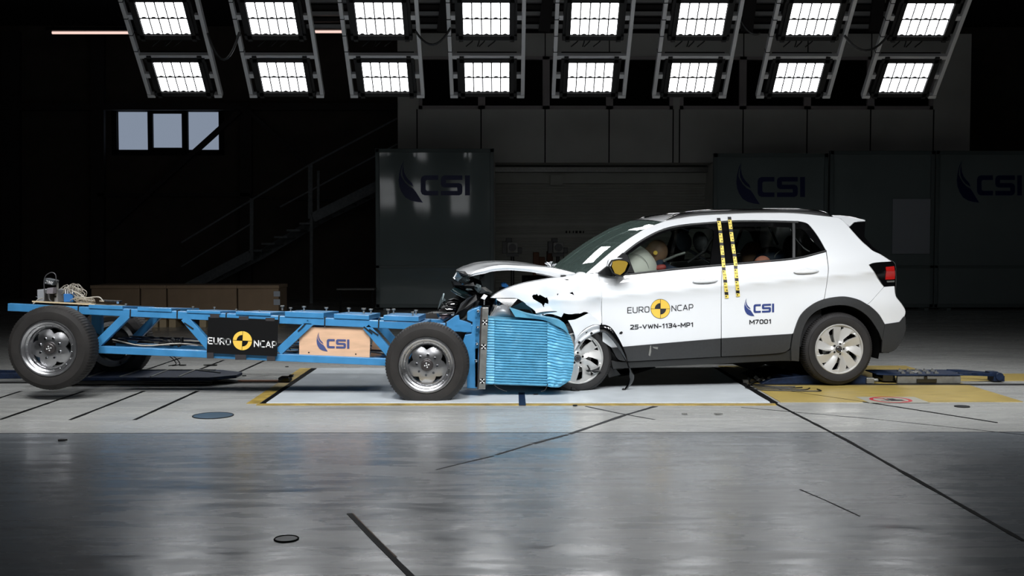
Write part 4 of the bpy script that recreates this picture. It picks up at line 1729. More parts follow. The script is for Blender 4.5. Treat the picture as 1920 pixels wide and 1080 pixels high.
# the crushable honeycomb faced with blue sheet
from math import sin
rnd = random.Random(9)
ribs = 25
RJ = [rnd.uniform(-.3, .3) for _ in range(80)]
bx0, bx1 = at(911, 600, YN), at(1029, 600, YN)
zt0, zt1 = at(911, 596.5, YN).z, at(1029, 603, YN).z
zb0, zb1 = at(911, 720, YN).z, at(1027, 724, YN).z


def ribbed(u, v):
    """u along x, v from bottom to top, on the near side face"""
    x = bx0.x + (bx1.x - bx0.x) * u
    zt = zt0 + (zt1 - zt0) * u
    zb = zb0 + (zb1 - zb0) * u
    wob = .06 * noise.noise(Vector((x * 7, v * 9, 1))) + .03 * noise.noise(Vector((x * 22, v * 3, 5)))
    ph = (v + .004 * noise.noise(Vector((x * 12, v * 4, 3)))) * ribs
    fr = ph - math.floor(ph)
    tri = 1 - abs(2 * fr - 1)
    amp = .015 * (1 - .15 * noise.noise(Vector((x * 15, math.floor(ph) * 3.3, 0))))
    if .0 < u < .14:
        amp *= .55
    y = YN - .005 - amp * tri - .05 * wob - (.006 if u > .14 else 0)
    return Vector((x, y, zb + (zt - zb) * v))


m_ = MB().grid(ribbed, 60, ribs * 6, sm=False)
Wb = 1.0


def edge(fn_v):
    return lambda u, v: Vector((ribbed(u, fn_v).x, ribbed(u, fn_v).y + Wb * v, ribbed(u, fn_v).z + .004 * math.sin(40 * u) * v * (1 - v)))


m_.grid(edge(1.0), 60, 8, sm=False)
m_.grid(edge(0.0), 60, 8, sm=False)
m_.grid(lambda u, v: Vector((bx1.x + .01, YN + .0 + Wb * u, zb1 + (zt1 - zb1) * v)), 2, 2, sm=False)
m_.grid(lambda u, v: Vector((bx0.x, YN + .0 + Wb * u, zb0 + (zt0 - zb0) * v)), 2, 2, sm=False)
m_.grid(lambda u, v: Vector((bx0.x + (bx1.x - bx0.x) * u, YN + Wb, zb0 + (zt0 - zb0) * v)), 2, 2, sm=False)
bar1 = m_.build('barrier_block', BARRIER, tro, world=True, fixn=False)
# the crushed front layers, folded around the wheel
top_c = catmull([at(1025, 601, YN), at(1040, 601, YN), at(1058, 605, YN), at(1069, 622, YN)], 8)


def crush(u, v):
    # right outline bulges; u 0..1 across, v 0..1 up
    zb = at(1027, 724 + 3 * u, YN).z
    zt = at(1027, 600 + 14 * u, YN).z
    right = [(0, 1049), (.12, 1070), (.3, 1075), (.5, 1077), (.7, 1076), (.85, 1070), (1, 1060)]
    for (a, b2) in zip(right, right[1:]):
        if v <= b2[0]:
            xr = a[1] + (b2[1] - a[1]) * (v - a[0]) / (b2[0] - a[0])
            break
    px = 1026 + (xr - 1026) * u
    x = at(px, 660, YN).x
    ph = (v + .018 * noise.noise(Vector((u * 3, v * 7, 7))) + .008 * u * noise.noise(Vector((u * 2, v * 20, 2)))) * 22
    fr = ph - math.floor(ph)
    tri = abs(2 * fr - 1)
    k = math.floor(ph)
    amp = .009 + .011 * abs(noise.noise(Vector((k * 1.7, u * 2.0, 4))))
    y = YN - .035 + amp * tri + .05 * u ** 3 + .012 * noise.noise(Vector((u * 4, v * 5, 0)))
    return Vector((x, y, zb + (zt - zb) * v))


m_ = MB().grid(crush, 34, 150, sm=False)
m_.grid(lambda u, v: crush(u, 1.0) + Vector((0, .5 * v, -.02 * v)), 30, 6, sm=False)
m_.grid(lambda u, v: crush(u, 0.0) + Vector((0, .5 * v, 0)), 30, 6, sm=False)
m_.grid(lambda u, v: crush(1.0, v) + Vector((-.02 * u, .35 * u, 0)), 4, 100, sm=False)
m_.build('crushed_barrier_front', BARRIER2, tro, world=True, fixn=False)
# loose top sheet torn upward over the block
tp = catmull([(956, 578, 0), (972, 583, 0), (990, 589, .1), (1015, 594, 0), (1030, 596.5, -.1), (1047, 600, 0), (1058, 606, 0), (1066, 622, 0)], 6)
bt = catmull([(966, 594, 0), (985, 596, 0), (1005, 598, 0), (1022, 601, 0), (1036, 607, 0), (1048, 613, 0), (1058, 619, 0), (1064, 626, 0)], 6)


def sheet_fn(u, v):
    i = min(len(tp) - 1, int(u * (len(tp) - 1) + .5))
    p = tp[i].lerp(bt[i], v)
    P = at(p[0], p[1], YN - .045 + .02 * math.sin(u * 7) + .02 * (v - .5))
    return P


m_ = MB().grid(sheet_fn, len(tp) - 1, 4)
m_.grid(lambda u, v: sheet_fn(u, 0) + Vector((0, .6 * v, -.02 * v)), len(tp) - 1, 4)
m_.build('torn_top_sheet', BARRIER2, tro, world=True, fixn=False)
# strap ends under the block
m_ = MB()
m_.tube(catmull([at(925, 720, YN - .03), at(935, 728, YN - .03), at(950, 734, YN - .02)], 5), .003, 6)
m_.tube(catmull([at(1027, 720, YN - .03), at(1022, 731, YN - .03), at(1014, 734, YN - .02)], 5), .004, 6)
split_build(m_, 'strap_end', CABLEB, tro, world=True)

# instruments on the tail: board, boxes, radio, cable nest
brd = empty('base_board', at(110, 571, YN + .4))
A = at(60, 566.5, YN + .02)
B = at(178, 572.5, YN + .02)
ib = MB()
ib.slab([A, B, sag(B + Vector((0, .7, 0))), sag(A + Vector((0, .7, 0)))], (0, 0, .012))
tag(brd, 'pale wooden base board on the trolley tail under the instruments', 'board')
ib.build('board_plank', WOODB, brd, world=True)


def inst(x0, y0, x1, y1, Y, d, m_, name, lab, extra=None, **kw):
    a, b2 = at(x0, y0, Y), at(x1, y1, Y)
    root = empty(name, ((a.x + b2.x) / 2, Y + d / 2, b2.z))
    tag(root, lab, name.split('_')[-1])
    MB().lohi((a.x, Y, b2.z), (b2.x, Y + d, a.z)).build('case', m_, root, world=True, bevel=.004)
    if extra:
        extra(root, a, b2)
    return root


inst(69.5, 543, 82.5, 565.5, YN + .3, .16, BOXGREY, 'instrument_box', 'light grey instrument box, the left one on the trolley tail',
     lambda r, a, b2: MB().cyl((a.x - .035, YN + .36, (a.z + b2.z) / 2 - .01), (b2.x + .03, YN + .36, (a.z + b2.z) / 2 - .02), .006, 10).build('plug_rod', CHROME, r, world=True))
inst(92.5, 543.5, 108.5, 567, YN + .22, .25, BOXGREY, 'instrument_box', 'light grey instrument box with two sockets beside the radio',
     lambda r, a, b2: MB().box((b2.x - .02, YN + .218, a.z - .03), (.018, .006, .016)).box((b2.x - .02, YN + .218, a.z - .055), (.018, .006, .016)).build('socket', BLKPLAST, r, world=True))


def rows(r, a, b2):
    for k in range(4):
        x = a.x + (b2.x - a.x) * (k + .5) / 4
        MB().cyl((x, YN + .24, a.z - .0), (x, YN + .24, a.z + .04), .0045, 8).build('connector', WHITEP, r, world=True)


inst(119, 551, 136.5, 566.5, YN + .22, .2, BOXBLUE, 'data_recorder', 'bright blue data recorder under the cable nest', rows)
rad = empty('tail_radio', at(94, 540, YN + .15))
tag(rad, 'dark radio unit with white lettering and antenna loop on the trolley tail', 'radio')
P = [at(x, y, YN + .12) for x, y in ((84, 521.5), (102, 526), (99.5, 535.5), (83, 532))]
MB().slab(P, (0, .1, 0)).build('radio_case', mat('radio_grey', (52, 58, 62), .5), rad, world=True, bevel=.004)
vs, fs = text2d('SUNY', .16)
A = at(84.5, 530.5, YN + .118)
B = at(98.5, 534, YN + .118)
e = B - A
MB().add([A + e * v.x + Vector((.006, 0, .026)) * v.y for v in vs], fs).build('lettering', WHITEP, rad, world=True, fixn=False)
P = [at(x, y, YN + .12) for x, y in ((88, 540), (100, 539), (99, 551), (87, 551))]
MB().slab(P, (0, .08, 0)).build('lower_module', mat('radio_light', (120, 116, 122), .5), rad, world=True, bevel=.004)
m_ = MB().tube(catmull([at(84, 554, YN + .16), at(82.5, 530, YN + .16), at(86, 517, YN + .16), at(96, 511, YN + .16), at(104, 515, YN + .16), at(105.5, 530, YN + .16)], 6), .004, 6)
m_.tube(catmull([at(91, 551, YN + .12), at(93, 562, YN + .12), at(101, 568.5, YN + .1)], 6), .006, 6)
m_.build('antenna_loop', mat('antenna_grey', (70, 70, 72), .5), rad, world=True)
MB().cyl(at(107.5, 531, YN + .2), at(107.5, 543, YN + .2), .011, 10).build('short_mast', CAMW, rad, world=True)
MB().lohi(tuple(at(84, 550, YN + .2)), tuple(at(100, 567, YN + .2) + Vector((0, .06, 0)))).build('stand', BLKPLAST, rad, world=True)
nest = MB()
rnd = random.Random(21)
for k in range(26):
    x0, y0 = rnd.uniform(112, 140), rnd.uniform(536, 548)
    pts = [at(x0, y0 + 4, YN + rnd.uniform(.2, .4)), at(x0 + rnd.uniform(2, 14), y0 - rnd.uniform(0, 6), YN + rnd.uniform(.15, .4)),
           at(x0 + rnd.uniform(12, 25), y0 + rnd.uniform(2, 14), YN + rnd.uniform(.15, .4)),
           at(rnd.uniform(138, 165), rnd.uniform(556, 568), YN + rnd.uniform(.1, .4)),
           at(rnd.uniform(150, 180), rnd.uniform(562, 569), YN + rnd.uniform(.1, .4))]
    nest.tube(catmull(pts, 6), .0032, 5)
for k in range(9):
    cx, cy, r1, r2 = rnd.uniform(142, 165), rnd.uniform(560, 565), rnd.uniform(8, 18), rnd.uniform(3, 5.5)
    yy = YN + rnd.uniform(.1, .35)
    nest.tube([at(cx + r1 * math.cos(a), cy + r2 * math.sin(a), yy + .05 * math.sin(a)) for a in [j * .4 for j in range(16)]], .0035, 5)
o = nest.build('cable_nest', CABLE)
tag(o, 'tangled nest of thin grey sensor cables on the trolley tail', 'cables', kind='stuff')
m_ = MB().tube(catmull([at(62, 570, YN + .3), at(72, 561.5, YN + .3), at(80, 559, YN + .3)], 5), .006, 6)
m_.tube(catmull([at(135, 545, YN + .1), at(150, 552, YN + .1), at(160, 560, YN + .1)], 5), .005, 6)
m_.tube(catmull([at(165, 558, YN + .1), at(185, 557, YN + .1), at(193, 564, YN + .1)], 5), .005, 6)
o = m_.build('sensor_cable', CABLE)
tag(o, 'pale loose sensor cables curling over the blue beam at the tail', 'cables')
tr_ = empty('sensor_tray', at(208, 565, YN + .3))
tag(tr_, 'thin dark sensor rail with bright tips on the first ballast plate', 'rail')
MB().bar(at(190, 563.5, YN + .3), at(225, 565.5, YN + .3), .012, .1).build('rail_bar', BLKPLAST, tr_, world=True)
MB().box(at(192, 564, YN + .24), (.04, .03, .014)).box(at(222, 567, YN + .24), (.02, .03, .02)).build('bright_tip', CHROME, tr_, world=True)


# ------------------------------------------------------------------ the car
CT = math.atan2(.27, 2.32)
ey = Vector((-math.sin(CT), math.cos(CT), 0))
CO = Vector((.635, 9.08, 0)) + ey * .86
car = empty('small_suv_car', CO, CT)
tag(car, 'white five-door car with crushed nose pushed against the blue barrier', 'car')
CI = Matrix.Rotation(-CT, 3, 'Z')
CEYE = CI @ (EYE - CO)


def hermite(knots, t):
    if t <= knots[0][0]:
        return knots[0][1]
    if t >= knots[-1][0]:
        return knots[-1][1]
    for i in range(len(knots) - 1):
        if t <= knots[i + 1][0]:
            break
    x0, y0 = knots[i]
    x1, y1 = knots[i + 1]
    m0 = (y1 - (knots[i - 1][1] if i > 0 else y0)) / (x1 - (knots[i - 1][0] if i > 0 else x0 - (x1 - x0) * 0))
    if i == 0:
        m0 = (y1 - y0) / (x1 - x0)
    m1 = (knots[i + 2][1] - y0) / (knots[i + 2][0] - x0) if i + 2 < len(knots) else (y1 - y0) / (x1 - x0)
    h = x1 - x0
    s = (t - x0) / h
    return ((2 * s ** 3 - 3 * s ** 2 + 1) * y0 + (s ** 3 - 2 * s ** 2 + s) * h * m0 + (-2 * s ** 3 + 3 * s ** 2) * y1 + (s ** 3 - s ** 2) * h * m1)


WK = [(0, .79), (.2, .835), (.35, .860), (.5, .868), (.68, .864), (.80, .868), (.86, .880), (.90, .874), (.97, .860), (1.02, .844), (1.10, .808), (1.25, .740),
      (1.38, .676), (1.47, .630), (1.55, .578), (1.62, .52)]


def smooth01(a, b_, t):
    t = min(1, max(0, (t - a) / (b_ - a)))
    return t * t * (3 - 2 * t)


def W(x, z):
    zz = z - .085 * (x - 1.0) * smooth01(.45, .85, z)
    w = hermite(WK, zz)
    # second swage line on the rear door rising over the rear wheel
    if x > 2.1:
        w -= .14 * ((x - 2.1) / .9) ** 2
    if x < .25:
        w -= .15 * ((.25 - x) / .9) ** 2
    w -= .005 * smooth01(.868, .852, zz) * smooth01(.60, .80, zz) if zz < .868 else 0
    w += .018 * smooth01(1.75, 2.3, x) * math.exp(-((z - .72) / .13) ** 2)
    return w


def cray(px, py):
    return CI @ ray(px, py)


def carp(px, py, y):
    d = cray(px, py)
    return CEYE + d * ((y - CEYE.y) / d.y)


def carw(px, py, off=0.0):
    d = cray(px, py)
    y = -.85
    for _ in range(14):
        P = CEYE + d * ((y - CEYE.y) / d.y)
        y = y + .7 * (-(W(P.x, P.z) + off) - y)
    return CEYE + d * ((y - CEYE.y) / d.y)


def body_panel(name, m_, outline, holes=(), off=0.0, step=.04, thick=.012, disp=None, far=True, parent=None, label=None, mirror_mat=None):
    """side sheet following the body surface; outline and holes are smooth segments in photo pixels"""
    O = [carw(p[0], p[1], off) for p in segs(outline)]
    H = [[carw(p[0], p[1], off) for p in segs(h)] for h in holes]
    O2 = [(p.x, p.z) for p in O]
    H2 = [[(p.x, p.z) for p in h] for h in H]
    area = sum(O2[i][0] * O2[(i + 1) % len(O2)][1] - O2[(i + 1) % len(O2)][0] * O2[i][1] for i in range(len(O2)))
    vo, tris, rim = tri2d(O2, H2, step)

    def S(p, dy=0.0):
        d = disp(p.x, p.y) if disp else 0.0
        return Vector((p.x, -(W(p.x, p.y) + off + d - dy), p.y))

    def N(p):
        e = .006
        f = lambda a, b_: W(a, b_) + (disp(a, b_) if disp else 0)
        return Vector((-(f(p.x + e, p.y) - f(p.x - e, p.y)) / (2 * e), -1, -(f(p.x, p.y + e) - f(p.x, p.y - e)) / (2 * e))).normalized()
    objs = []
    for side in ((-1, 1) if far else (-1,)):
        vs = [S(p) for p in vo]
        ns = [N(p) for p in vo]
        fs = [t for t in tris]
        n0 = len(vs)
        if thick:
            vs += [S(p, thick) for p in vo]
            ns += [-n for n in ns]
            fs += [tuple(i + n0 for i in reversed(t)) for t in tris]
            for (a, b_) in rim:
                k = len(vs)
                A, B = S(vo[a]), S(vo[b_])
                A2, B2 = S(vo[a], thick), S(vo[b_], thick)
                nn = (B - A).cross(A2 - A).normalized()
                vs += [A, B, B2, A2]
                ns += [-nn] * 4
                fs.append((k, k + 3, k + 2, k + 1))
        if side == 1:
            vs = [Vector((p.x, -p.y, p.z)) for p in vs]
            ns = [Vector((p.x, -p.y, p.z)) for p in ns]
            fs = [tuple(reversed(f)) for f in fs]
        me = bpy.data.meshes.new(name)
        me.from_pydata([tuple(p) for p in vs], [], fs)
        me.materials.append((mirror_mat or m_) if side == 1 else m_)
        for p in me.polygons:
            p.use_smooth = True
        me.normals_split_custom_set_from_vertices([tuple(n) for n in ns])
        o = bpy.data.objects.new(name, me)
        COL.objects.link(o)
        o.parent = parent or car
        if label and side == -1:
            o['label'] = label
        objs.append(o)
    return objs[0]


DLO_BOT = [(1121.7, 512.2), (1150, 515.8), (1176, 515.2), (1225, 510), (1273.4, 504.8), (1354, 497.6), (1400, 494), (1440, 490.5), (1477, 487), (1506, 482.7), (1549, 471.4)]
DLO_REAR = [(1549, 471.4), (1535, 447), (1520, 426.7), (1511, 419), (1496.7, 415.5)]
DLO_TOP = [(1496.7, 415.5), (1440, 414), (1380, 414), (1331.7, 417), (1273.4, 422.8), (1234.5, 433.5), (1195.6, 455), (1160.6, 482), (1121.7, 512.2)]
ARCH_OUT = [(1483.4, 653.4), (1485.4, 638), (1489, 622.5), (1500.6, 592.7), (1519, 574), (1544, 561.5), (1578.5, 556), (1608, 561.3), (1631, 574), (1647, 589), (1658.7, 608)]
ARCH_IN = [(1654, 638.5), (1645, 618), (1626.7, 592.7), (1601.5, 576.5), (1571.7, 572), (1537, 580), (1514, 599.6), (1501, 634), (1498, 677.5)]

# white body side: A pillar, roof side, quarter panel
top_edge = [(1243, 416), (1275, 409.5), (1312, 404.5), (1380, 401), (1440, 399.5), (1496, 400.5), (1561, 407)]
apillar_f = [(1098.3, 513.2), (1156.7, 463.6), (1201, 434), (1222, 424), (1243, 416)]
body = body_panel('body_side', WHITE, [
    apillar_f, top_edge, [(1561, 407), (1576.4, 411), (1592, 425.7)], [(1592, 425.7), (1613, 449), (1627, 461.7), (1636, 470), (1652, 477)],
    [(1652, 477), (1671.7, 490)], [(1671.7, 490), (1640, 492.5), (1629, 496)], [(1629, 496), (1657.5, 537)],
    [(1657.5, 537), (1634.5, 563), (1626, 570.6)],
    [(1626, 570.6), (1608, 561), (1578.5, 555.6), (1546, 560.6)], [(1546, 560.6), (1549.5, 540), (1553, 516), (1553.7, 500.6), (1550, 471.6)],
    [(1550, 471.6), (1536, 446.6), (1521, 426), (1511.6, 418), (1496.8, 414.4)],
    [(1496.8, 414.4), (1440, 413), (1380, 413), (1331.5, 416), (1273, 421.8), (1234, 432.5), (1195, 454), (1160, 481), (1121, 511.2)],
    [(1121, 511.2), (1098.3, 513.2)]], step=.026)
body_panel('front_door', WHITE, [
    [(1121.5, 513.6), (1150, 517.2), (1176, 516.6), (1225, 511.3), (1273.4, 506), (1353.6, 498.8)], [(1353.6, 498.8), (1352.3, 524), (1351.7, 560), (1351.7, 634.3)],
    [(1351.7, 634.3), (1250, 643), (1147, 652)], [(1147, 652), (1130, 640)], [(1130, 640), (1128.8, 590), (1128.5, 547), (1126, 530), (1121.5, 513.6)]], step=.024)
body_panel('rear_door', WHITE, [
    [(1354.6, 498.7), (1400, 495), (1440, 491.7), (1477, 488.2), (1506, 484), (1548.6, 472.8)], [(1548.6, 472.8), (1552.3, 500), (1551.7, 516), (1548.4, 540), (1544.8, 560.3)],
    [(1544.8, 560.3), (1519, 573), (1500, 592), (1488.3, 622), (1485.2, 625.8)], [(1485.2, 625.8), (1353, 634.2)], [(1353, 634.2), (1352.8, 560), (1353.3, 524), (1354.6, 498.7)]], step=.024)
body_panel('door_cladding', CLAD, [[(1147, 652.8), (1351, 635)], [(1351, 635), (1351, 668.6)], [(1351, 668.6), (1181, 677.6)], [(1181, 677.6), (1160, 674), (1147, 652.8)]], off=.010, thick=.02)
body_panel('door_cladding', CLAD, [[(1353, 635), (1484.7, 626.6)], [(1484.7, 626.6), (1482, 645), (1478, 656), (1454, 662.8), (1353, 668.4)], [(1353, 668.4), (1353, 635)]], off=.010, thick=.02)
body_panel('sill', CLAD2, [[(1146, 676), (1181, 678.6), (1351, 669.6), (1454, 663.8), (1479, 657.5)], [(1479, 657.5), (1484, 653.4)], [(1484, 653.4), (1497, 677)], [(1497, 677), (1450, 677), (1308, 684), (1150, 691.5)], [(1150, 691.5), (1146, 676)]], off=-.006, thick=.03)
body_panel('arch_cladding', CLAD, [ARCH_OUT, [(1658.7, 608), (1654, 638.5)], ARCH_IN, [(1498, 677.5), (1484, 676)], [(1484, 676), (1483.4, 653.4)]], off=.014, thick=.03, step=.03)
body_panel('rear_bumper', WHITE, [[(1658, 538), (1677, 536.5)], [(1677, 536.5), (1679.5, 555), (1691, 570.6), (1697.5, 583), (1695, 594), (1686, 603.5)], [(1686, 603.5), (1659.3, 607.6)],
                                  [(1659.3, 607.6), (1647.5, 588.6), (1631.5, 573.6), (1627, 571.2)], [(1627, 571.2), (1635.2, 563.6), (1658, 538)]], off=.004)
body_panel('rear_bumper_lower', CLAD, [[(1659.3, 608.4), (1686.5, 604)], [(1686.5, 604), (1696.5, 593), (1698, 606), (1697.7, 620), (1691, 638.5), (1677, 657), (1658.7, 662)],
                                       [(1658.7, 662), (1653, 660)], [(1653, 660), (1654.4, 638.5)], [(1654.4, 638.5), (1659.3, 608.4)]], off=.012, thick=.02)
# swage line across the doors: a thin fold of the same sheet is part of the body form (W)

# window surround with three openings
G1 = [[(1190, 512.2), (1250, 506), (1331, 498.8)], [(1331, 498.8), (1335, 470), (1338.5, 440), (1335.5, 431), (1325, 426.8)], [(1325, 426.8), (1300, 425.6), (1273, 429), (1245, 436.5), (1215, 451), (1177, 478)],
      [(1177, 478), (1184, 496), (1190, 512.2)]]
G2 = [[(1381.5, 492.3), (1440, 487.5), (1484.5, 483.2)], [(1484.5, 483.2), (1485.5, 426.7)], [(1485.5, 426.7), (1430, 425), (1378, 425.4)], [(1378, 425.4), (1374.5, 430), (1377, 460), (1381.5, 492.3)]]
G3 = [[(1491.5, 483.8), (1519.6, 480), (1541.5, 470.2)], [(1541.5, 470.2), (1523, 450.4), (1512, 436), (1500, 428), (1491.5, 426.9)], [(1491.5, 426.9), (1491.5, 483.8)]]
sur = body_panel('window_surround', GLOSSBLK, [DLO_BOT, DLO_REAR, DLO_TOP], [G1, G2, G3], off=-.006, thick=.02, step=.03, mirror_mat=GLOSSBLK)
body_panel('window_pillar_trim', CLAD, [[(1485.8, 415.5), (1490.6, 415.6)], [(1490.6, 415.6), (1491, 485.5)], [(1491, 485.5), (1486.4, 486)], [(1486.4, 486), (1485.8, 415.5)]], off=-.001, thick=.012)


def grow(g, d):
    c = Vector((0, 0))
    n = 0
    for s in g:
        for p in s:
            c += Vector(p)
            n += 1
    c /= n
    return [[tuple(Vector(p) + (Vector(p) - c).normalized() * d) for p in s] for s in g]


for nm, g, gm in (('front_window', G1, GLASS), ('rear_window', G2, GLASS), ('quarter_window', G3, GLASSDK)):
    body_panel(nm, gm, grow(g, 1.2), off=-.014, thick=0, step=.05)
# belt seal and roof seal
for path, nm in ((DLO_BOT, 'belt_seal'), (DLO_TOP[:-1], 'roof_seal')):
    m_ = MB()
    P = [carw(p[0], p[1] + (-1.2 if nm == 'belt_seal' else 1.4), .0) for p in catmull(path, 5)]
    m_.tube(P, .0075, 8)
    m_.build(nm, CLAD, car)
    m_ = MB()
    m_.tube([Vector((p.x, -p.y, p.z)) for p in P], .0075, 8)
    m_.build(nm, CLAD, car)

# damaged front fender
def fdisp(x, z):
    k = smooth01(.55, -.1, x) if x < .55 else 0
    k = 1 - smooth01(-.1, .62, x)
    n1 = noise.noise(Vector((x * 4.2, z * 5, 2.2)))
    n2 = noise.noise(Vector((x * 9, z * 7, 7.7)))
    bulge = .05 * math.exp(-(((x - .55) / .16) ** 2 + ((z - .86) / .09) ** 2))
    return k * (.045 * n1 + .012 * n2) + .035 * math.exp(-(((x - .47) / .15) ** 2 + ((z - .85) / .10) ** 2)) - .03 * math.exp(-(((x - .62) / .10) ** 2 + ((z - .70) / .12) ** 2)) * 0


def z2(pts, s=8.0, ox=910, oy=490):
    return [(ox + x / s, oy + y / s) for x, y in pts]


FT = [(1098, 512.8), (1085, 511.8), (1078, 515.5), (1068, 518.5), (1050, 521.5), (1025.6, 523.5), (981.5, 531.5), (955.6, 539), (936, 548), (919.5, 558.5)]
tear = z2([(705, 520), (725, 500), (765, 500), (775, 485), (800, 520), (820, 500), (910, 550), (925, 535), (950, 590), (945, 640), (900, 625), (880, 670), (900, 700), (890, 715), (850, 640), (780, 600), (720, 565)])
tear2 = z2([(1258, 478), (1310, 458), (1337, 512), (1300, 492)])
tear3 = z2([(1070, 485), (1097, 482), (1080, 518)])
tear4 = z2([(1178, 266), (1262, 268), (1240, 284), (1205, 284)])


def closed(p):
    return [[p[i], p[(i + 1) % len(p)]] for i in range(len(p))]


body_panel('front_fender', DAMAGED, [
    FT, [(919.5, 558.5), (945, 558.8), (966, 559), (975, 562)], [(975, 562), (988, 572), (1000, 580), (1007, 588)],
    [(1007, 588), (1009, 594), (1016, 594.5)], [(1016, 594.5), (1022, 589.5), (1035, 589), (1052, 594.5)], [(1052, 594.5), (1056, 586.6)], [(1056, 586.6), (1066, 588.7), (1085, 588), (1095, 584.8)],
    [(1095, 584.8), (1103.7, 587), (1125, 603.5), (1128.5, 606)], [(1128.5, 606), (1128.1, 545), (1125.6, 530), (1121.1, 512.6)], [(1121.1, 512.6), (1098, 512.8)]],
    [closed(tear), closed(tear2), closed(tear3), closed(tear4)], disp=fdisp, step=.025, far=False, label='torn and buckled white fender')
# the fender's turned-in upper flange
FP = [carw(p[0], p[1]) for p in catmull(FT, 4)]
m_ = MB().grid(lambda u, v: (lambda p: Vector((p.x + .02 * v, p.y - fdisp(p.x, p.z) + .15 * v, p.z + .012 * math.sin(3 * v) - .02 * v * v)))(FP[min(len(FP) - 1, int(u * (len(FP) - 1) + .5))]), len(FP) - 1, 5)
m_.build('fender_flange', DAMAGED, car)
# wheel arch lip band below the tear
m_ = MB()
P1 = catmull([(1003, 580), (1020, 575.5), (1040, 574), (1060, 577), (1078, 583), (1092, 585.5)], 6)
P2 = catmull([(1005, 588), (1020, 585), (1040, 584), (1056, 585.6), (1070, 588.6), (1086, 588.2)], 6)
m_.grid(lambda u, v: (lambda a: carw(a[0], a[1], .006 + .010 * v))(P1[int(u * (len(P1) - 1) + .5)].lerp(P2[int(u * (len(P1) - 1) + .5)], v)), len(P1) - 1, 3)
m_.build('arch_lip', DAMAGED, car)
m_ = MB().tube([carw(p[0], p[1], .018) for p in P2], .004, 6)
m_.box(carw(1041, 590, .0), (.02, .01, .03)).box(carw(1018, 590, 0), (.01, .01, .012))
m_.build('lip_seal', BLKPLAST, car)
# lower white corner pushed down over the front wheel
body_panel('fender_corner', DAMAGED, [
    [(1065, 600.5), (1078, 599), (1090, 594), (1103.7, 587.4)], [(1103.7, 587.4), (1116, 596), (1127, 604.5)], [(1127, 604.5), (1126, 609)], [(1126, 609), (1112, 609), (1098, 616), (1086, 627), (1078, 642)],
    [(1078, 642), (1078.5, 634), (1074, 618), (1065, 600.5)]], off=.03, step=.02, far=False, disp=lambda x, z: .02 * noise.noise(Vector((x * 8, z * 8, 1))))
m_ = MB()
P1 = catmull([(1126, 609), (1112, 610), (1098, 617), (1086, 628), (1078, 643)], 6)
P2 = catmull([(1125, 622), (1114, 626), (1100, 634), (1086, 645), (1077, 659)], 6)
m_.grid(lambda u, v: (lambda a: carw(a[0], a[1], .028 - .03 * v + .008 * math.sin(v * 9)))(P1[int(u * (len(P1) - 1) + .5)].lerp(P2[int(u * (len(P1) - 1) + .5)], v)), len(P1) - 1, 8)
m_.build('arch_flange', DAMAGED, car)
m_ = MB()
for (x, y) in ((1086, 642), (1109, 625), (1099, 622)):
    m_.box(carw(x, y, .012), (.018, .012, .02), (0, .5, 0))
split_build(m_, 'flange_clip', BLKPLAST, car)

# black arch trim torn loose, hanging to the floor
def z3(p):
    return (1060 + p[0] / 6.75, 590 + p[1] / 6.75)


oc = catmull([z3(p) for p in ((438, 128), (520, 132), (585, 168), (655, 265), (722, 390), (772, 510), (803, 640), (852, 720), (872, 790), (850, 860), (808, 912), (760, 970), (700, 1030), (655, 1050))], 5)
ic = catmull([z3(p) for p in ((440, 222), (500, 230), (560, 285), (622, 355), (692, 460), (748, 560), (783, 630), (812, 700), (815, 760), (812, 820), (790, 885), (745, 945), (695, 1000), (652, 1049))], 5)
m_ = MB()
nO = len(oc)


def liner(u, v):
    i = int(u * (nO - 1) + .5)
    p = oc[i].lerp(ic[i], v)
    off = .05 + .04 * math.sin(math.pi * min(1, u * 1.1))
    return carw(p[0], p[1], off + .015 * math.sin(math.pi * v))


m_.grid(liner, nO - 1, 4)
m_.grid(lambda u, v: liner(u, v) + Vector((0, .012, 0)), nO - 1, 4)
m_.build('hanging_arch_trim', GLOSSBLK, car, fixn=False)
m_ = MB()
for q in ((740, 950), (712, 985), (700, 1000)):
    a = z3(q)
    m_.box(carw(a[0], a[1], .08), (.03, .02, .02), (0, .7, 0))
split_build(m_, 'trim_clip', BLKPLAST, car, bevel=.003)
# plastic wheelhouse pieces behind it
m_ = MB()
for poly, y in ((((440, 230), (500, 238), (575, 420), (520, 470), (500, 560), (620, 720), (560, 800), (470, 620), (440, 420)), -.80),
                (((560, 430), (660, 420), (700, 640), (600, 720), (520, 560)), -.78), (((640, 690), (700, 760), (560, 800), (530, 700)), -.74)):
    P = [carp(*z3(p), y) for p in poly]
    m_.slab(P, (0, .03, 0), jit=.02)
split_build(m_, 'wheelhouse_liner', BLKPLAST, car)

# hood
HL = catmull([(882, 515.5), (897, 513.5), (911.5, 511.5), (922, 508.5), (940, 506.5), (955.6, 506), (975, 507), (997, 509.8), (1020, 514.5), (1049, 520), (1078, 514.5)], 5)
HU = catmull([(881.5, 514.6), (892, 508.5), (903.7, 504.2), (915, 500.5), (929.6, 498.2), (943, 497.3), (955.6, 497.2), (990, 498.4), (1015, 501), (1045, 506), (1078, 512)], 5)
yh = -.70
nH = len(HL)


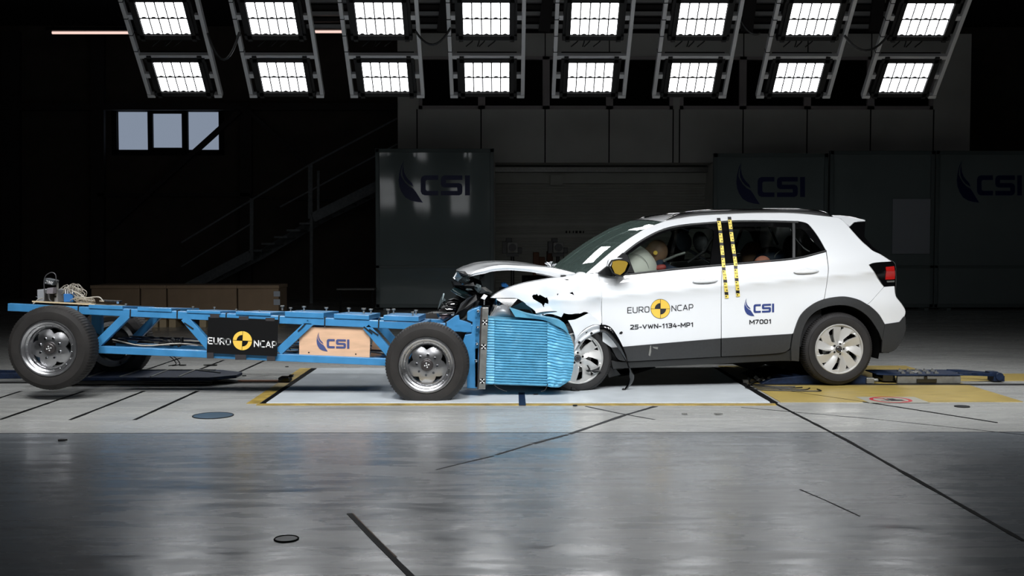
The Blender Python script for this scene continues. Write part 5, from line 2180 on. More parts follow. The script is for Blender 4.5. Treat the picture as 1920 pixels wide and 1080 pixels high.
def hood(u, v):
    i = int(u * (nH - 1) + .5)
    if v < .08:
        t = v / .08
        a = HL[i].lerp(HU[i], t)
        return carp(a[0], a[1], yh - .012 * math.sin(math.pi * t))
    t = (v - .08) / .92
    P = carp(HU[i][0], HU[i][1], yh)
    yy = yh + 1.40 * t
    cr = .022 * (1 - (2 * t - 1) ** 2)
    tipx = -.10 * (1 - (2 * t - 1) ** 2) * (1 - u) + .06 * t * (1 - u)
    return Vector((P.x + tipx, yy, P.z + cr + .012 * noise.noise(Vector((P.x * 3, yy * 3, 0)))))


m_ = MB().grid(hood, nH - 1, 50)
m_.grid(lambda u, v: hood(u, .02 + .96 * v) + Vector((0, .006, -.014)), nH - 1, 30)
m_.build('hood', WHITE, car, fixn=False)['label'] = 'white hood buckled upward'
# inner hood frame edge and cowl
m_ = MB().slab([carp(x, y, -.64) for x, y in ((1004, 510), (1030, 515), (1056, 520.5), (1052, 522), (1034, 520), (1006, 514))], (0, .03, 0))
m_.build('hood_inner_frame', DAMAGED, car)
m_ = MB()
A = carp(1058, 519, -.72)
m_.slab([carp(1052, 521, -.7), carp(1076, 513, -.7), carp(1098, 513, -.7), carp(1080, 518, -.7)], (0, 1.35, 0))
m_.box(carp(1056, 518, -.73), (.04, .05, .02)).ball(carp(1057, 518.5, -.74), .014, 10)
m_.build('cowl', BLKPLAST, car)
# shattered washer hose pieces standing on the hood
m_ = MB()
rnd = random.Random(4)
for k in range(14):
    b0 = carp(1033 + rnd.uniform(-4, 5), 501 + rnd.uniform(-1, 1), -.25)
    m_.slab([b0, b0 + Vector((rnd.uniform(-.05, .06), 0, rnd.uniform(.005, .05))), b0 + Vector((rnd.uniform(-.02, .03), 0, rnd.uniform(.01, .055)))], (0, .004, 0), jit=.02, rnd=rnd)
split_build(m_, 'glass_shards', CHROME, car)
m_ = MB().tube([carp(1038, 499, -.25), carp(1046, 505, -.3)], .003, 6).tube([carp(1042, 502.5, .1), carp(1056, 501, .2)], .005, 6)
m_.build('wiper_arm', CAMW, car)

# windscreen and roof
def strip_edge(path, n=5):
    return [carw(p[0], p[1]) for p in catmull(path, n)]


AE = strip_edge(apillar_f, 6)


def across(P, bx, bz, px=2.0, pz=2.0, nx=0):
    def f(u, v):
        i = min(len(P) - 1, int(u * (len(P) - 1) + .5))
        p = P[i]
        t = 2 * v - 1
        BX = bx(u) if callable(bx) else bx
        BZ = bz(u) if callable(bz) else bz
        return Vector((p.x + BX * (1 - abs(t) ** px), p.y * -t if True else 0, p.z + BZ * (1 - abs(t) ** pz)))
    return f


ws = across(AE, lambda u: -.17 + .05 * u, lambda u: .006 + .018 * u, 2.0, 2.0)
m_ = MB().grid(ws, len(AE) - 1, 36)
m_.build('windscreen', WSCREEN, car, fixn=False)
# dark ceramic border and mirror bracket at the top of the glass
def wsb(u, v):
    return ws(.82 + .18 * u, v) + Vector((.008, 0, -.010))


MB().grid(wsb, 4, 36).build('windscreen_band', GLOSSBLK, car, fixn=False)
MB().grid(lambda u, v: ws(.0 + .10 * u, v) + Vector((.008, 0, -.010)), 4, 36).build('windscreen_base_band', GLOSSBLK, car, fixn=False)
RE = strip_edge(top_edge, 6)
x_a, x_b = RE[0].x, RE[-1].x
roof = across(RE, lambda u: -.11 * (1 - u) ** 6 + .04 * u ** 6, lambda u: .030 + .012 * math.sin(math.pi * u), 2.0, 2.6)
MB().grid(roof, len(RE) - 1, 40).build('roof', WHITE, car, fixn=False)
MB().grid(lambda u, v: roof(u, .03 + .94 * v) + Vector((0, 0, -.03)), len(RE) - 1, 30).build('headlining', TRIMD, car, fixn=False)

# roof rails
rail_px = [(1243, 416), (1258, 407.6), (1273, 402.3), (1312, 397), (1351, 395), (1438, 393.6), (1515, 394.6), (1545, 399.5), (1560, 406)]
for s in (-1, 1):
    P = [carp(p[0], p[1], -.575) for p in catmull(rail_px, 6)]
    P = [Vector((p.x, s * .575, p.z)) for p in P]
    n = len(P)
    m_ = MB().tube(P, [.006 + .008 * min(1, 6 * min(i, n - 1 - i) / n) for i in range(n)], 10)
    rr_ = m_.build('roof_rail', GLOSSBLK, car)
    lowp = [carp(p[0], p[1], -.585) for p in catmull([(1246, 415.6), (1275, 410), (1312, 405.5), (1380, 402), (1440, 400.5), (1496, 401.5), (1556, 406.5)], 6)]
    lowp = [Vector((p.x, s * .585, p.z)) for p in lowp]
    m_ = MB()
    k = min(len(lowp), n)
    m_.grid(lambda u, v: P[int(u * (n - 1) + .5)].lerp(lowp[int(u * (len(lowp) - 1) + .5)], v), 48, 1, sm=True)
    m_.build('rail_plinth', BLKPLAST, car)

# spoiler, finlet, tail
def extr(px_poly, y0, y1, name, m__, bevel=.006, off=0):
    P = [carp(x, y, y0) for x, y in px_poly]
    mb_ = MB().slab(P, (0, y1 - y0, 0))
    return mb_.build(name, m__, car, bevel=bevel)


extr([(1561, 403.5), (1576, 403.6), (1594, 405.6), (1623, 412.6), (1622.5, 415.2), (1608, 416), (1601, 420), (1592, 425.4), (1577, 411.2), (1562, 407.6)], -.60, .60, 'spoiler', WHITE)
extr([(1592.6, 425.6), (1602, 416.4), (1622.6, 415.8), (1621, 444), (1636, 462), (1652.6, 475), (1651.5, 477), (1636, 470), (1627, 461.7), (1612.6, 448.6)], -.62, -.56, 'side_finlet', GLOSSBLK, bevel=.003)
extr([(1602, 417), (1622.6, 416), (1620, 440), (1612, 440)], .56, .62, 'side_finlet', GLOSSBLK, bevel=.003)
body_panel('tail_light', GLOSSBLK, [[(1629.5, 496.2), (1640, 493), (1671.6, 490)], [(1671.6, 490), (1677.6, 494)], [(1677.6, 494), (1679.6, 515), (1679, 534)], [(1679, 534), (1657.6, 537)], [(1657.6, 537), (1629.5, 496.2)]],
           off=.008, thick=.02, step=.03)
body_panel('tail_light_lens', REDLENS, [[(1661, 500.5), (1676.6, 499)], [(1676.6, 499), (1678.3, 512), (1677.8, 523.4)], [(1677.8, 523.4), (1660.3, 524.4)], [(1660.3, 524.4), (1661, 500.5)]], off=.014, thick=.006, step=.02)
body_panel('tail_light_strip', STEEL, [[(1662.6, 526.6), (1677.4, 525.8)], [(1677.4, 525.8), (1677, 529)], [(1677, 529), (1663.6, 529.6)], [(1663.6, 529.6), (1662.6, 526.6)]], off=.012, thick=.005, step=.02, far=False)
RS = [(1592, 425.7), (1613, 449), (1627, 461.7), (1638, 470), (1652, 477), (1666, 486), (1678, 494.7), (1679.5, 515), (1679.5, 534), (1679.5, 555), (1691, 570.6), (1697.5, 583), (1696.5, 600), (1697.7, 620), (1691, 638.5), (1677, 657)]
RP = [carw(p[0], p[1], .006) for p in catmull(RS, 4)]
rearf = across(RP, lambda u: .10 + .06 * math.sin(math.pi * u), 0, 3.0, 2.0)
na = 4 * 5
m_ = MB()


def rpart(i0, i1, name, mm, dx=0.0):
    def f(u, v):
        i = i0 + int(u * (i1 - i0) + .5)
        uu = i / (len(RP) - 1)
        return rearf(uu, v) + Vector((dx, 0, 0))
    MB().grid(f, i1 - i0, 30).build(name, mm, car, fixn=False)


rpart(0, 16, 'rear_screen', GLASSDK)
rpart(16, 36, 'tailgate', WHITE)
rpart(36, 48, 'rear_bumper_face', WHITE)
rpart(48, 60, 'rear_bumper_skirt', CLAD)

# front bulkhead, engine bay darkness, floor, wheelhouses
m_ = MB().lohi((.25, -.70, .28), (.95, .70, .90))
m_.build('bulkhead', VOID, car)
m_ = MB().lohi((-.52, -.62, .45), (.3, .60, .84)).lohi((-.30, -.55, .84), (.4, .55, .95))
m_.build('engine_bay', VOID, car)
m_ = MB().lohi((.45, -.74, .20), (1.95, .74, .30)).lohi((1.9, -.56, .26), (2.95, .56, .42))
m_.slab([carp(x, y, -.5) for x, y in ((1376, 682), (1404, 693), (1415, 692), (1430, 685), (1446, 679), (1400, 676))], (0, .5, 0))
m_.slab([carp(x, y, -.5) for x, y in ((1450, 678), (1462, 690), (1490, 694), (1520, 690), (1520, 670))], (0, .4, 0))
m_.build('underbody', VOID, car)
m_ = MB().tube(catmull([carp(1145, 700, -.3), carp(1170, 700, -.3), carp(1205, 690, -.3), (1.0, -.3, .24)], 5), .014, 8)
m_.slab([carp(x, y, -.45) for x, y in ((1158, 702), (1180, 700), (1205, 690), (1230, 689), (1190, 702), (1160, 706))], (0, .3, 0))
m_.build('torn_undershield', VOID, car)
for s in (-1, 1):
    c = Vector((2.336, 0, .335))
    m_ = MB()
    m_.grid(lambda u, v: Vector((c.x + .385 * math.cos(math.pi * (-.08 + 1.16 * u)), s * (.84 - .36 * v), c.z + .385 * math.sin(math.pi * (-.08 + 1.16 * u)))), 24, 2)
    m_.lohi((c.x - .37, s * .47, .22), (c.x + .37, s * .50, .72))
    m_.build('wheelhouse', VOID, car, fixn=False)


# wheels of the car
def car_wheel(R=.323, rr=.2185, Wd=.205, flat=None, rot=0.0):
    root = tyre_mesh(R, rr, Wd, True, 300, hub_h=flat).build('wheel', RUBBER, car, angle=26)
    r_ = MB()
    r_.lathe([(rr + .004, .022), (rr + .005, .012), (rr, .006), (rr - .006, .007), (rr - .010, .014), (rr - .012, .022)], 80)
    r_.lathe([(rr - .014, .03), (rr - .022, .14), (rr - .006, .18)], 64)
    rim = r_.build('rim', ALLOY, root, angle=30)
    hl = []
    for k in range(5):
        a0 = math.radians(42 + 72 * k) + rot
        hl.append([(rr * q * math.cos(a0 + math.radians(d)), rr * q * math.sin(a0 + math.radians(d))) for d, q in
                   ((-8, .875), (1, .865), (9, .81), (15, .6), (22, .42), (8, .31), (1, .55))])
        hl.append([(rr * q * math.cos(a0 + math.radians(d)), rr * q * math.sin(a0 + math.radians(d))) for d, q in ((33, .89), (42, .91), (41, .74))])
        b0 = math.radians(72 * k) + rot
        hl.append([(rr * (.215 * math.cos(b0) + .05 * math.cos(t)), rr * (.215 * math.sin(b0) + .05 * math.sin(t))) for t in [j * math.pi / 4 for j in range(8)]])

    def dep(x, z):
        r = math.hypot(x, z) / rr
        a = (math.degrees(math.atan2(z, x) - rot) - 42 - 9 * (1 - r)) % 72
        # each pair of blades is folded like a turbine
        if 9 <= a <= 38:
            f = (a - 9) / 29.0
        elif a > 38:
            f = 1 - (a - 38) / 26.0
        else:
            f = .2
        f = max(0, min(1, f))
        hub = smooth01(.16, .34, r)
        return .012 + .016 * f * hub + .010 * (1 - r)
    star_disc(rr - .008, hl, dep, .0075).build('rim_face', ALLOY, rim, angle=22)
    MB().lathe([(.0001, .008), (.026, .009), (.030, .014), (.031, .03)], 28).build('hub_cap', HUBGREY, rim, angle=30)
    # emblem on the cap: a V above a W inside a ring
    e_ = MB()
    yy = .0065
    for (a, b_) in (((-.012, .018), (-.003, .003)), ((.012, .018), (.003, .003)), ((-.019, .010), (-.009, -.017)), ((-.009, -.017), (0, -.001)),
                    ((0, -.001), (.009, -.017)), ((.009, -.017), (.019, .010))):
        e_.bar((a[0], yy, a[1]), (b_[0], yy, b_[1]), .0035, .002)
    e_.tube([(.0225 * math.cos(t), yy, .0225 * math.sin(t)) for t in [j * math.pi / 12 for j in range(25)]], .0015, 5, cap=False)
    e_.build('emblem', CHROME, rim)
    n_b = MB()
    for k in range(5):
        b0 = math.radians(72 * k) + rot
        c = Vector((rr * .215 * math.cos(b0), .03, rr * .215 * math.sin(b0)))
        n_b.cyl(c, c + Vector((0, .01, 0)), .008, 8)
    split_build(n_b, 'lug_bolt', DARKALLOY, rim)
    MB().lathe([(.0001, .075), (.13, .075), (.13, .1), (.0001, .1)], 40).build('brake_disc', STEEL, rim, angle=30)
    MB().slab([Vector((.13 * q * math.cos(t), .06, .13 * q * math.sin(t))) for q, t in ((.55, .2), (1.15, .1), (1.15, 1.1), (.55, 1.0))], (0, .05, 0)).build('brake_caliper', DARKALLOY, rim)
    MB().lathe([(.0001, .12), (rr - .015, .12)], 32).build('wheel_backing', VOID, rim)
    return root


yw = -.862
cR = carp(1574.6, 655.0, yw)
cw = car_wheel(rot=0.0)
cw.location = (cR.x, yw, max(cR.z, .324))
cF = carp(1083.5, 672, -.85)
cw2 = car_wheel(R=.305, rr=.218, flat=cF.z - .002, rot=.28)
cw2.location = (cF.x, -.86, cF.z)
cw2['label'] = 'front wheel, half buried behind the blue barrier, tyre torn flat'
for (w_, c_) in ((cw, cR), (cw2, cF)):
    f = copy_tree(w_, car)
    if 'label' in f.keys():
        del f['label']
    f.rotation_euler = (0, 0, math.pi)
    f.location = (c_.x if w_ is cw else .02, .862, w_.location.z)
MB().cyl((cR.x, -.7, .33), (cR.x, .7, .33), .04, 12).build('rear_axle', VOID, car)
# splinters stuck in the front rim
m_ = MB()
for poly in (((260, 710), (300, 690), (330, 705), (400, 680), (440, 655), (430, 700), (460, 715), (370, 740), (330, 720), (290, 730)),
             ((350, 250), (380, 245), (385, 285), (360, 290)), ((270, 640), (290, 640), (320, 690), (300, 700)), ((330, 330), (345, 320), (400, 395), (380, 400))):
    m_.slab([carp(*z3(p), -.875) for p in poly], (0, .006, 0), jit=.012)
split_build(m_, 'rim_splinter', BLKPLAST, car)
m_ = MB()
for q in ((100, 940), (130, 965), (170, 975)):
    a = z3(q)
    m_.box(carp(a[0], a[1], -.87), (.04, .03, .02), (0, .4, 0))
split_build(m_, 'tyre_rag', BLKPLAST, car, bevel=.004)

# handles, fuel dents, mirror
for (x0, x1, yc, tl) in ((1298.6, 1346, 527.2, -.09), (1488.2, 1535.8, 509.4, -.09)):
    P = []
    m_ = MB()
    n = 14

    def hf(u, v):
        t = 2 * u - 1
        a = 2 * math.pi * v
        h = 3.4 * (1 - abs(t) ** 3.2) ** .6 + .15
        px = x0 + (x1 - x0) * u
        py = yc + 1.0 - 2.4 * u + h * math.sin(a)
        return carw(px, py, .018 * (1 - t ** 4) ** .5 + .010 * math.cos(a))
    m_.grid(hf, 24, 16)
    m_.build('door_handle', HANDLEP, car)
    xc = (x0 + x1) / 2
    cup = MB()
    cup.grid(lambda u, v: carw(xc + 12 * u * math.cos(2 * math.pi * v), yc + 6.6 * u * math.sin(2 * math.pi * v), -.012 * (1 - u * u) + .001), 6, 24)
    cup.build('handle_recess', HANDLEP, car)
ms = [(1140, 497), (1146, 487.5), (1160, 485), (1172, 486.5), (1181, 490), (1184, 497), (1178, 511), (1168, 519), (1158, 518), (1148, 512)]
cM = carp(1162, 500, -.99)
m_ = MB()
front = [carp(x, y, -1.0) for x, y in ms]
mid = [carp(x, y, -.97) for x, y in ms]
back = [carp(x, y, -.93) for x, y in [(Vector((1163, 500)) + (Vector(p) - Vector((1163, 500))) * .72)[:] for p in ms]]
inner = [carp(x, y, -1.0) for x, y in [(Vector((1163, 501)) + (Vector(p) - Vector((1163, 501))) * .86)[:] for p in ms]]
n = len(ms)
m_.add(front + mid + back + inner, [(i, (i + 1) % n, n + (i + 1) % n, n + i) for i in range(n)] + [(n + i, n + (i + 1) % n, 2 * n + (i + 1) % n, 2 * n + i) for i in range(n)]
       + [(3 * n + i, 3 * n + (i + 1) % n, (i + 1) % n, i) for i in range(n)] + [tuple(range(2 * n, 3 * n))], 0, True)
mir = m_.build('door_mirror', BLKPLAST, car)
gl = [(1149, 490.5), (1158, 487), (1174, 489), (1177.5, 494), (1171.5, 508.5), (1163, 515.8), (1153, 512.5), (1147.3, 500)]
MB().slab([carp(x, y, -.995) for x, y in gl], (0, .004, 0)).build('mirror_glass', AMBER, mir)
MB().slab([carp(x, y, -.99) for x, y in ((1138.5, 499), (1141, 488), (1152, 483), (1168, 484.2), (1158, 487), (1149, 490), (1145, 500))], (0, .04, 0), sm=False).build('mirror_cap', WHITE, mir, bevel=.004)
m_ = MB().slab([carp(x, y, -.87) for x, y in ((1122, 512), (1140, 497), (1148, 503), (1160, 516), (1152, 519), (1136, 517))], (0, .03, 0))
m_.slab([carp(x, y, -.9) for x, y in ((1142, 500), (1150, 506), (1158, 518), (1150, 518))], (0, .06, 0))
m_.build('mirror_foot', BLKPLAST, mir, bevel=.004)
m_ = MB().slab([carp(x, y, -.845) for x, y in ((1124, 511), (1168, 474), (1176, 478), (1190, 511))], (0, .02, 0))
m_.build('sail_panel', BLKPLAST, car)

# lettering and marks on the doors
def surf_text(s, p0, p1, h, m__, name, bold=.12, off=.0035):
    vs, fs = text2d(s, bold)
    mb_ = MB()
    P = []
    for v in vs:
        px = p0[0] + (p1[0] - p0[0]) * v.x
        py = p0[1] + (p1[1] - p0[1]) * v.x - h * v.y
        P.append(carw(px, py, off))
    mb_.add(P, fs)
    return mb_.build(name, m__, car, fixn=False)


surf_text('EURO', (1176.2, 587.6), (1217.8, 585.6), 11.4, BLACKPRINT, 'door_lettering')
surf_text('NCAP', (1259, 584), (1300, 581.3), 11.4, BLACKPRINT, 'door_lettering')
surf_text('25-VWN-1134-MP1', (1181.6, 618), (1299.5, 613), 8.9, BLACKPRINT, 'test_number', .2)
surf_text('M7001', (1405, 608.3), (1445.6, 606.8), 8.6, BLACKPRINT, 'side_number', .2)
cc_ = (1238.3, 579)
mb = MB()
target_logo(lambda x, z, l=0: carw(cc_[0] + 18.4 * x, cc_[1] - 18.4 * z, .0035 + l), mb)
mb.build('round_test_mark', [YELLOW, BLACKPRINT], car, fixn=False)
mb = MB()
logo_csi(lambda u, v: carw(1395.5 + 56 * u, 592 - 34.5 * v - 2.2 * u + 1.5, .0035), mb)
mb.build('laboratory_logo', NAVY, car, fixn=False)

# black and yellow measuring tapes over the B pillar
for path in ([(1347.3, 408.5), (1351, 438), (1353.4, 462), (1356, 489), (1357.4, 505), (1359.3, 520), (1361.2, 540), (1363.2, 559)],
             [(1367.6, 406.5), (1371.4, 438), (1374.6, 462), (1378, 485), (1379.6, 500), (1381, 520), (1382.8, 540), (1384.2, 556)]):
    P = catmull(path, 7)
    mb = MB()
    L = [0]
    for a, b_ in zip(P, P[1:]):
        L.append(L[-1] + (b_ - a).length)
    tot = L[-1]
    ncell = 26

    def pos(s):
        for i in range(len(P) - 1):
            if s <= L[i + 1]:
                return P[i].lerp(P[i + 1], (s - L[i]) / (L[i + 1] - L[i]))
        return P[-1]
    for c_ in range(ncell):
        s0, s1 = tot * c_ / ncell, tot * (c_ + 1) / ncell
        a, b_ = pos(s0), pos(s1)
        black = (c_ % 4 == 0)
        w_ = 3.3
        q = [carw(a[0] - w_, a[1], .009), carw(a[0] + w_, a[1], .009), carw(b_[0] + w_, b_[1], .009), carw(b_[0] - w_, b_[1], .009)]
        mb.add(q, [(0, 3, 2, 1)], 1 if black else 0)
        if not black:
            a2, b2 = pos(s0 + tot / ncell * .25), pos(s0 + tot / ncell * .62)
            if c_ % 4 == 2:
                rs = [(-1.9, -.7), (.7, 1.9)]
            elif c_ % 4 == 1:
                rs = [(-2.4, 0)]
            else:
                rs = [(.2, 2.4)]
            for (l_, r2_) in rs:
                q = [carw(a2[0] + l_, a2[1], .0105), carw(a2[0] + r2_, a2[1], .0105), carw(b2[0] + r2_, b2[1], .0105), carw(b2[0] + l_, b2[1], .0105)]
                mb.add(q, [(0, 3, 2, 1)], 1)
    mb.build('measuring_tape', [TAPEY, TAPEB], car, fixn=False)

# interior: dashboard, seats, curtain airbag
m_ = MB().slab([(.72, -.66, .62), (.72, -.66, .98), (.95, -.66, 1.0), (1.12, -.66, .9), (1.05, -.66, .62)], (0, 1.32, 0))
m_.build('dashboard', TRIMD, car, bevel=.02)
for s in (-1, 1):
    m_ = MB().lohi((.75, s * .74, .35), (2.2, s * .78, .98))
    m_.build('door_trim', TRIMD, car)


def seat(x, y, tilt, w, name, mm=SEATM, hr=None):
    b_ = MB()
    b_.grid(lambda u, v: (lambda a, t: Vector((x + .26 + tilt * .55 * v + .07 * math.sin(a) * (1 - .3 * v), y + w / 2 * math.cos(a) * (1 - .22 * v ** 3), .52 + .55 * v)))(2 * math.pi * u, 0), 24, 10)
    b_.lohi((x - .24, y - w / 2, .38), (x + .26, y + w / 2, .54))
    o_ = b_.build(name, mm, car, bevel=.01)
    if hr:
        h = MB().ball(hr[0], hr[1], 24, rot=hr[2])
        h.tube([hr[0] + Vector((0, -.05, -.05)), Vector((x + .30 + tilt * .5, y - .05, 1.0))], .007, 8).tube([hr[0] + Vector((0, .05, -.05)), Vector((x + .30 + tilt * .5, y + .05, 1.0))], .007, 8)
        h.build('headrest', hr[3], o_)
    return o_


hd = carp(1314, 455, -.40)
hp = carp(1282, 453, .36)
seat(1.28, -.40, .22, .46, 'front_seat', hr=(hd, Vector((.062, .13, .105)), (0, -.25, 0), SEATM))
seat(1.25, .36, .22, .46, 'front_seat', hr=(hp, Vector((.07, .14, .10)), (0, -.2, 0), SEATG))
seat(2.02, 0, .30, 1.16, 'rear_seat')
m_ = MB()
for yy in (-.36, .36):
    c = carp(1478, 452, yy)
    m_.ball(Vector((2.36 if yy > 0 else 2.34, yy, 1.22)), (.06, .13, .12), 18)
split_build(m_, 'rear_headrest', SEATM, car)
ab = carp(1176, 511, -.38)
m_ = MB().ball(ab, (.275, .25, .265), 40, rot=(0, .1, 0), fn=lambda p: Vector((p.x * (.5 if p.x < 0 else 1), p.y, p.z * (1 - .12 * max(0, -p.x)))) * (1 + .02 * noise.noise(p * 3)))
m_.build('front_airbag', AIRBAG, car)
m_ = MB()
m_.tube([ab + Vector((-.14 + .02 * math.sin(t), -.21, .1)) for t in (0, 1)], .002, 5)
seam = []
for k in range(14):
    a = -.4 + 2.0 * k / 13
    seam.append(ab + Vector((.15 * math.sin(a), -.215 + .03 * (1 - math.cos(a - .6)), .17 * math.cos(a))))
MB().tube(seam, .002, 5).build('airbag_seam', CAMW, car)
m_ = MB().tube([carp(1345, 430, -.64), carp(1322, 470, -.5), carp(1290, 492, -.42)], .012, 6)
m_.build('seat_belt', TRIMD, car)
for (x0, x1) in ((1385, 1396),):
    m_ = MB().lohi(tuple(carp(1383, 479, .55)), tuple(carp(1398, 476.5, .6)))
m_ = MB().tube([carp(1382, 477.5, .62), carp(1402, 476.5, .62)], .012, 8)
m_.build('grab_rail', CAMW, car)
# far-side pillars and seat belts seen through the glass
m_ = MB().bar(carp(1423, 423, .66), carp(1418, 466, .78), .03, .03).bar(carp(1442, 424, .66), carp(1458, 458, .5), .018, .02)
m_.build('far_pillar_belt', VOID, car)

# crumpled nose: headlamp shells, grille pieces, bars
def z1(p):
    return (810 + p[0] / 8.307, 490 + p[1] / 8.307)


def shard(name, poly, y, th, mm, jit=.03, seed=1, conv=z1, label=None):
    rd = random.Random(seed)
    P = [carp(*conv(p), y) for p in poly]
    c = sum((p for p in P), Vector((0, 0, 0))) / len(P) + Vector((0, -jit * 1.2, 0))
    P = [p + Vector((0, rd.uniform(-jit, jit), 0)) for p in P]
    n = len(P)
    mb_ = MB()
    mb_.add(P + [c], [(i, (i + 1) % n, n) for i in range(n)], 0, False)
    B = [p + Vector((0, th, 0)) for p in P]
    mb_.add(P + B, [(i, n + i, n + (i + 1) % n, (i + 1) % n) for i in range(n)])
    mb_.add(B, [tuple(reversed(range(n)))])
    o_ = mb_.build(name, mm, car)
    if label:
        o_['label'] = label
    return o_


LENSG = mat('crazed_lens', (120, 132, 134), .12, metal=.6, coat=.5, var=.5, scale=40)
shard('headlamp_shell', [(395, 160), (430, 168), (520, 155), (560, 215), (545, 270), (600, 300), (540, 345), (470, 350), (400, 310), (345, 275), (330, 250), (370, 190)], -.62, .12, LENSG, .04, 1)
shard('headlamp_shell', [(430, 168), (520, 155), (560, 215), (490, 230), (440, 210)], -.67, .05, BLKPLAST, .02, 2)
shard('headlamp_reflector', [(535, 275), (590, 262), (635, 295), (580, 315), (540, 300)], -.70, .04, CHROME, .02, 3)
shard('lamp_bracket', [(330, 280), (400, 330), (490, 350), (640, 320), (660, 380), (600, 450), (540, 450), (480, 400), (400, 390), (355, 370)], -.60, .15, BLKPLAST, .05, 4)
shard('lamp_bracket', [(470, 345), (520, 345), (510, 365), (465, 365)], -.72, .02, CHROME, .01, 5)
shard('lamp_bracket', [(545, 420), (620, 430), (640, 450), (560, 465), (520, 440)], -.70, .03, LENSG, .02, 6)
shard('lower_grille', [(290, 450), (345, 405), (470, 430), (600, 520), (640, 560), (540, 590), (420, 540)], -.58, .05, mat('dark_teal_plastic', (20, 34, 36), .15, coat=.6), .03, 7)
shard('grille_edge', [(290, 450), (330, 470), (520, 575), (560, 590), (470, 565), (380, 520), (300, 465)], -.64, .02, LENSG, .01, 8)
shard('white_fragment', [(350, 270), (335, 250), (380, 170), (390, 200)], -.68, .01, WHITEP, .01, 9)
shard('bumper_splinter', [(175, 495), (195, 500), (195, 570), (215, 610), (190, 650), (150, 670), (100, 750), (88, 750), (120, 620)], -.45, .02, LENSG, .02, 10, label='pale grey upright splinter of the bumper')
rd = random.Random(33)
for k in range(12):
    y0 = 600 + 14 * k
    x0 = 260 - 13 * k + rd.uniform(-20, 10)
    shard('grille_bar', [(x0, y0), (x0 + 90, y0 - 28 + rd.uniform(-10, 6)), (410 - 4 * k, y0 - 8), (412 - 4 * k, y0 + 4), (x0 + 90, y0 - 14), (x0 + 4, y0 + 12)], -.5 - .012 * k, .03, GLOSSBLK if k % 3 else BLKPLAST, .02, 40 + k)
shard('number_plate_bracket', [(60, 795), (240, 790), (350, 800), (345, 850), (300, 900), (200, 940), (110, 900), (80, 840)], -.55, .03, CHROME, .05, 60)
shard('number_plate_bracket', [(100, 830), (300, 820), (290, 880), (170, 905)], -.62, .02, mat('plate_dull', (120, 104, 108), .3, metal=.5), .02, 61)
shard('metal_strip', [(15, 795), (200, 800), (350, 790), (350, 803), (200, 815), (20, 812)], -.66, .02, STEEL, .01, 62)
shard('bumper_arch', [(330, 870), (400, 790), (500, 680), (580, 570), (640, 540), (690, 520), (700, 600), (660, 640), (560, 740), (500, 850), (420, 900), (250, 950), (160, 950)], -.78, .05, BLKPLAST, .02, 63)
shard('bumper_arch_edge', [(380, 810), (470, 700), (560, 600), (640, 540), (560, 570), (450, 660), (440, 690)], -.82, .02, CLAD, .01, 64)
shard('bumper_core', [(420, 900), (560, 740), (660, 640), (740, 620), (720, 700), (650, 740), (590, 780), (585, 880), (655, 900), (655, 975), (570, 975), (420, 965)], -.74, .1, mat('dark_core', (24, 25, 26), .6), .03, 65)
shard('crash_can', [(670, 390), (700, 350), (760, 370), (770, 440), (720, 490), (665, 430)], -.72, .1, LENSG, .03, 66)
shard('crash_can', [(770, 410), (840, 405), (900, 450), (940, 480), (925, 505), (860, 490), (780, 500), (740, 500)], -.72, .08, STEEL, .03, 67)
shard('crash_can', [(745, 200), (825, 205), (820, 310), (745, 300)], -.60, .04, CLAD, .01, 68)
shard('white_connector', [(815, 512), (865, 535), (820, 600), (765, 578)], -.86, .04, WHITEP, .005, 69)
shard('sensor_bracket', [(805, 595), (825, 595), (822, 680), (805, 680)], -.85, .02, STEEL, .003, 70)
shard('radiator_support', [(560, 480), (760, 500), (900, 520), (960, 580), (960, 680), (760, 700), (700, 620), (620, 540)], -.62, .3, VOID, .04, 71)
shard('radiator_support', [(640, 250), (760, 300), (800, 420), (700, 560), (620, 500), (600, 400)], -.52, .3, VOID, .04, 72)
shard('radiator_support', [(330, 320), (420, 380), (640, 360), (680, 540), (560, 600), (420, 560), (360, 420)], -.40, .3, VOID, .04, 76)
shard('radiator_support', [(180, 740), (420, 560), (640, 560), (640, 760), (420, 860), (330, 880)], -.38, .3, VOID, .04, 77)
shard('bay_reflector', z_ := [(560, 320), (620, 250), (690, 295), (680, 310), (580, 330)], -.5, .03, CLAD, .02, 73, conv=lambda p: (910 + p[0] / 8, 490 + p[1] / 8))
shard('blue_connector', [(235, 320), (300, 315), (350, 370), (300, 395), (250, 380)], -.5, .03, BOXBLUE, .02, 74, conv=lambda p: (910 + p[0] / 8, 490 + p[1] / 8))
shard('headlamp_remnant', [(150, 560), (480, 565), (560, 600), (720, 730), (780, 830), (540, 770), (420, 700), (230, 640), (150, 700), (60, 830), (50, 830), (120, 650)], -.76, .2, GLOSSBLK, .03, 75, conv=lambda p: (910 + p[0] / 8, 490 + p[1] / 8))


def rag(u, v):
    top = catmull([(932, 575), (943, 571), (952, 575), (960, 586), (972, 595)], 6)
    bot = catmull([(918, 597), (930, 596), (942, 596), (956, 596), (972, 597)], 6)
    i = int(u * (len(top) - 1) + .5)
    p = top[i].lerp(bot[i], v)
    return carp(p[0], p[1], -.80 - .05 * math.sin(math.pi * u) * math.sin(math.pi * v))


MB().grid(rag, 24, 8).build('bent_grey_panel', mat('grey_sheet_metal', (140, 142, 144), .4, metal=.4), car, fixn=False)
MB().tube([carp(917, 596, -.9), carp(926, 582, -.88), carp(931, 572, -.85)], .0035, 6).build('bent_wire', CAMW, car)
MB().tube([carp(930, 560, -.82), carp(931.5, 572, -.8)], .006, 6).build('bent_tab', CHROME, car)
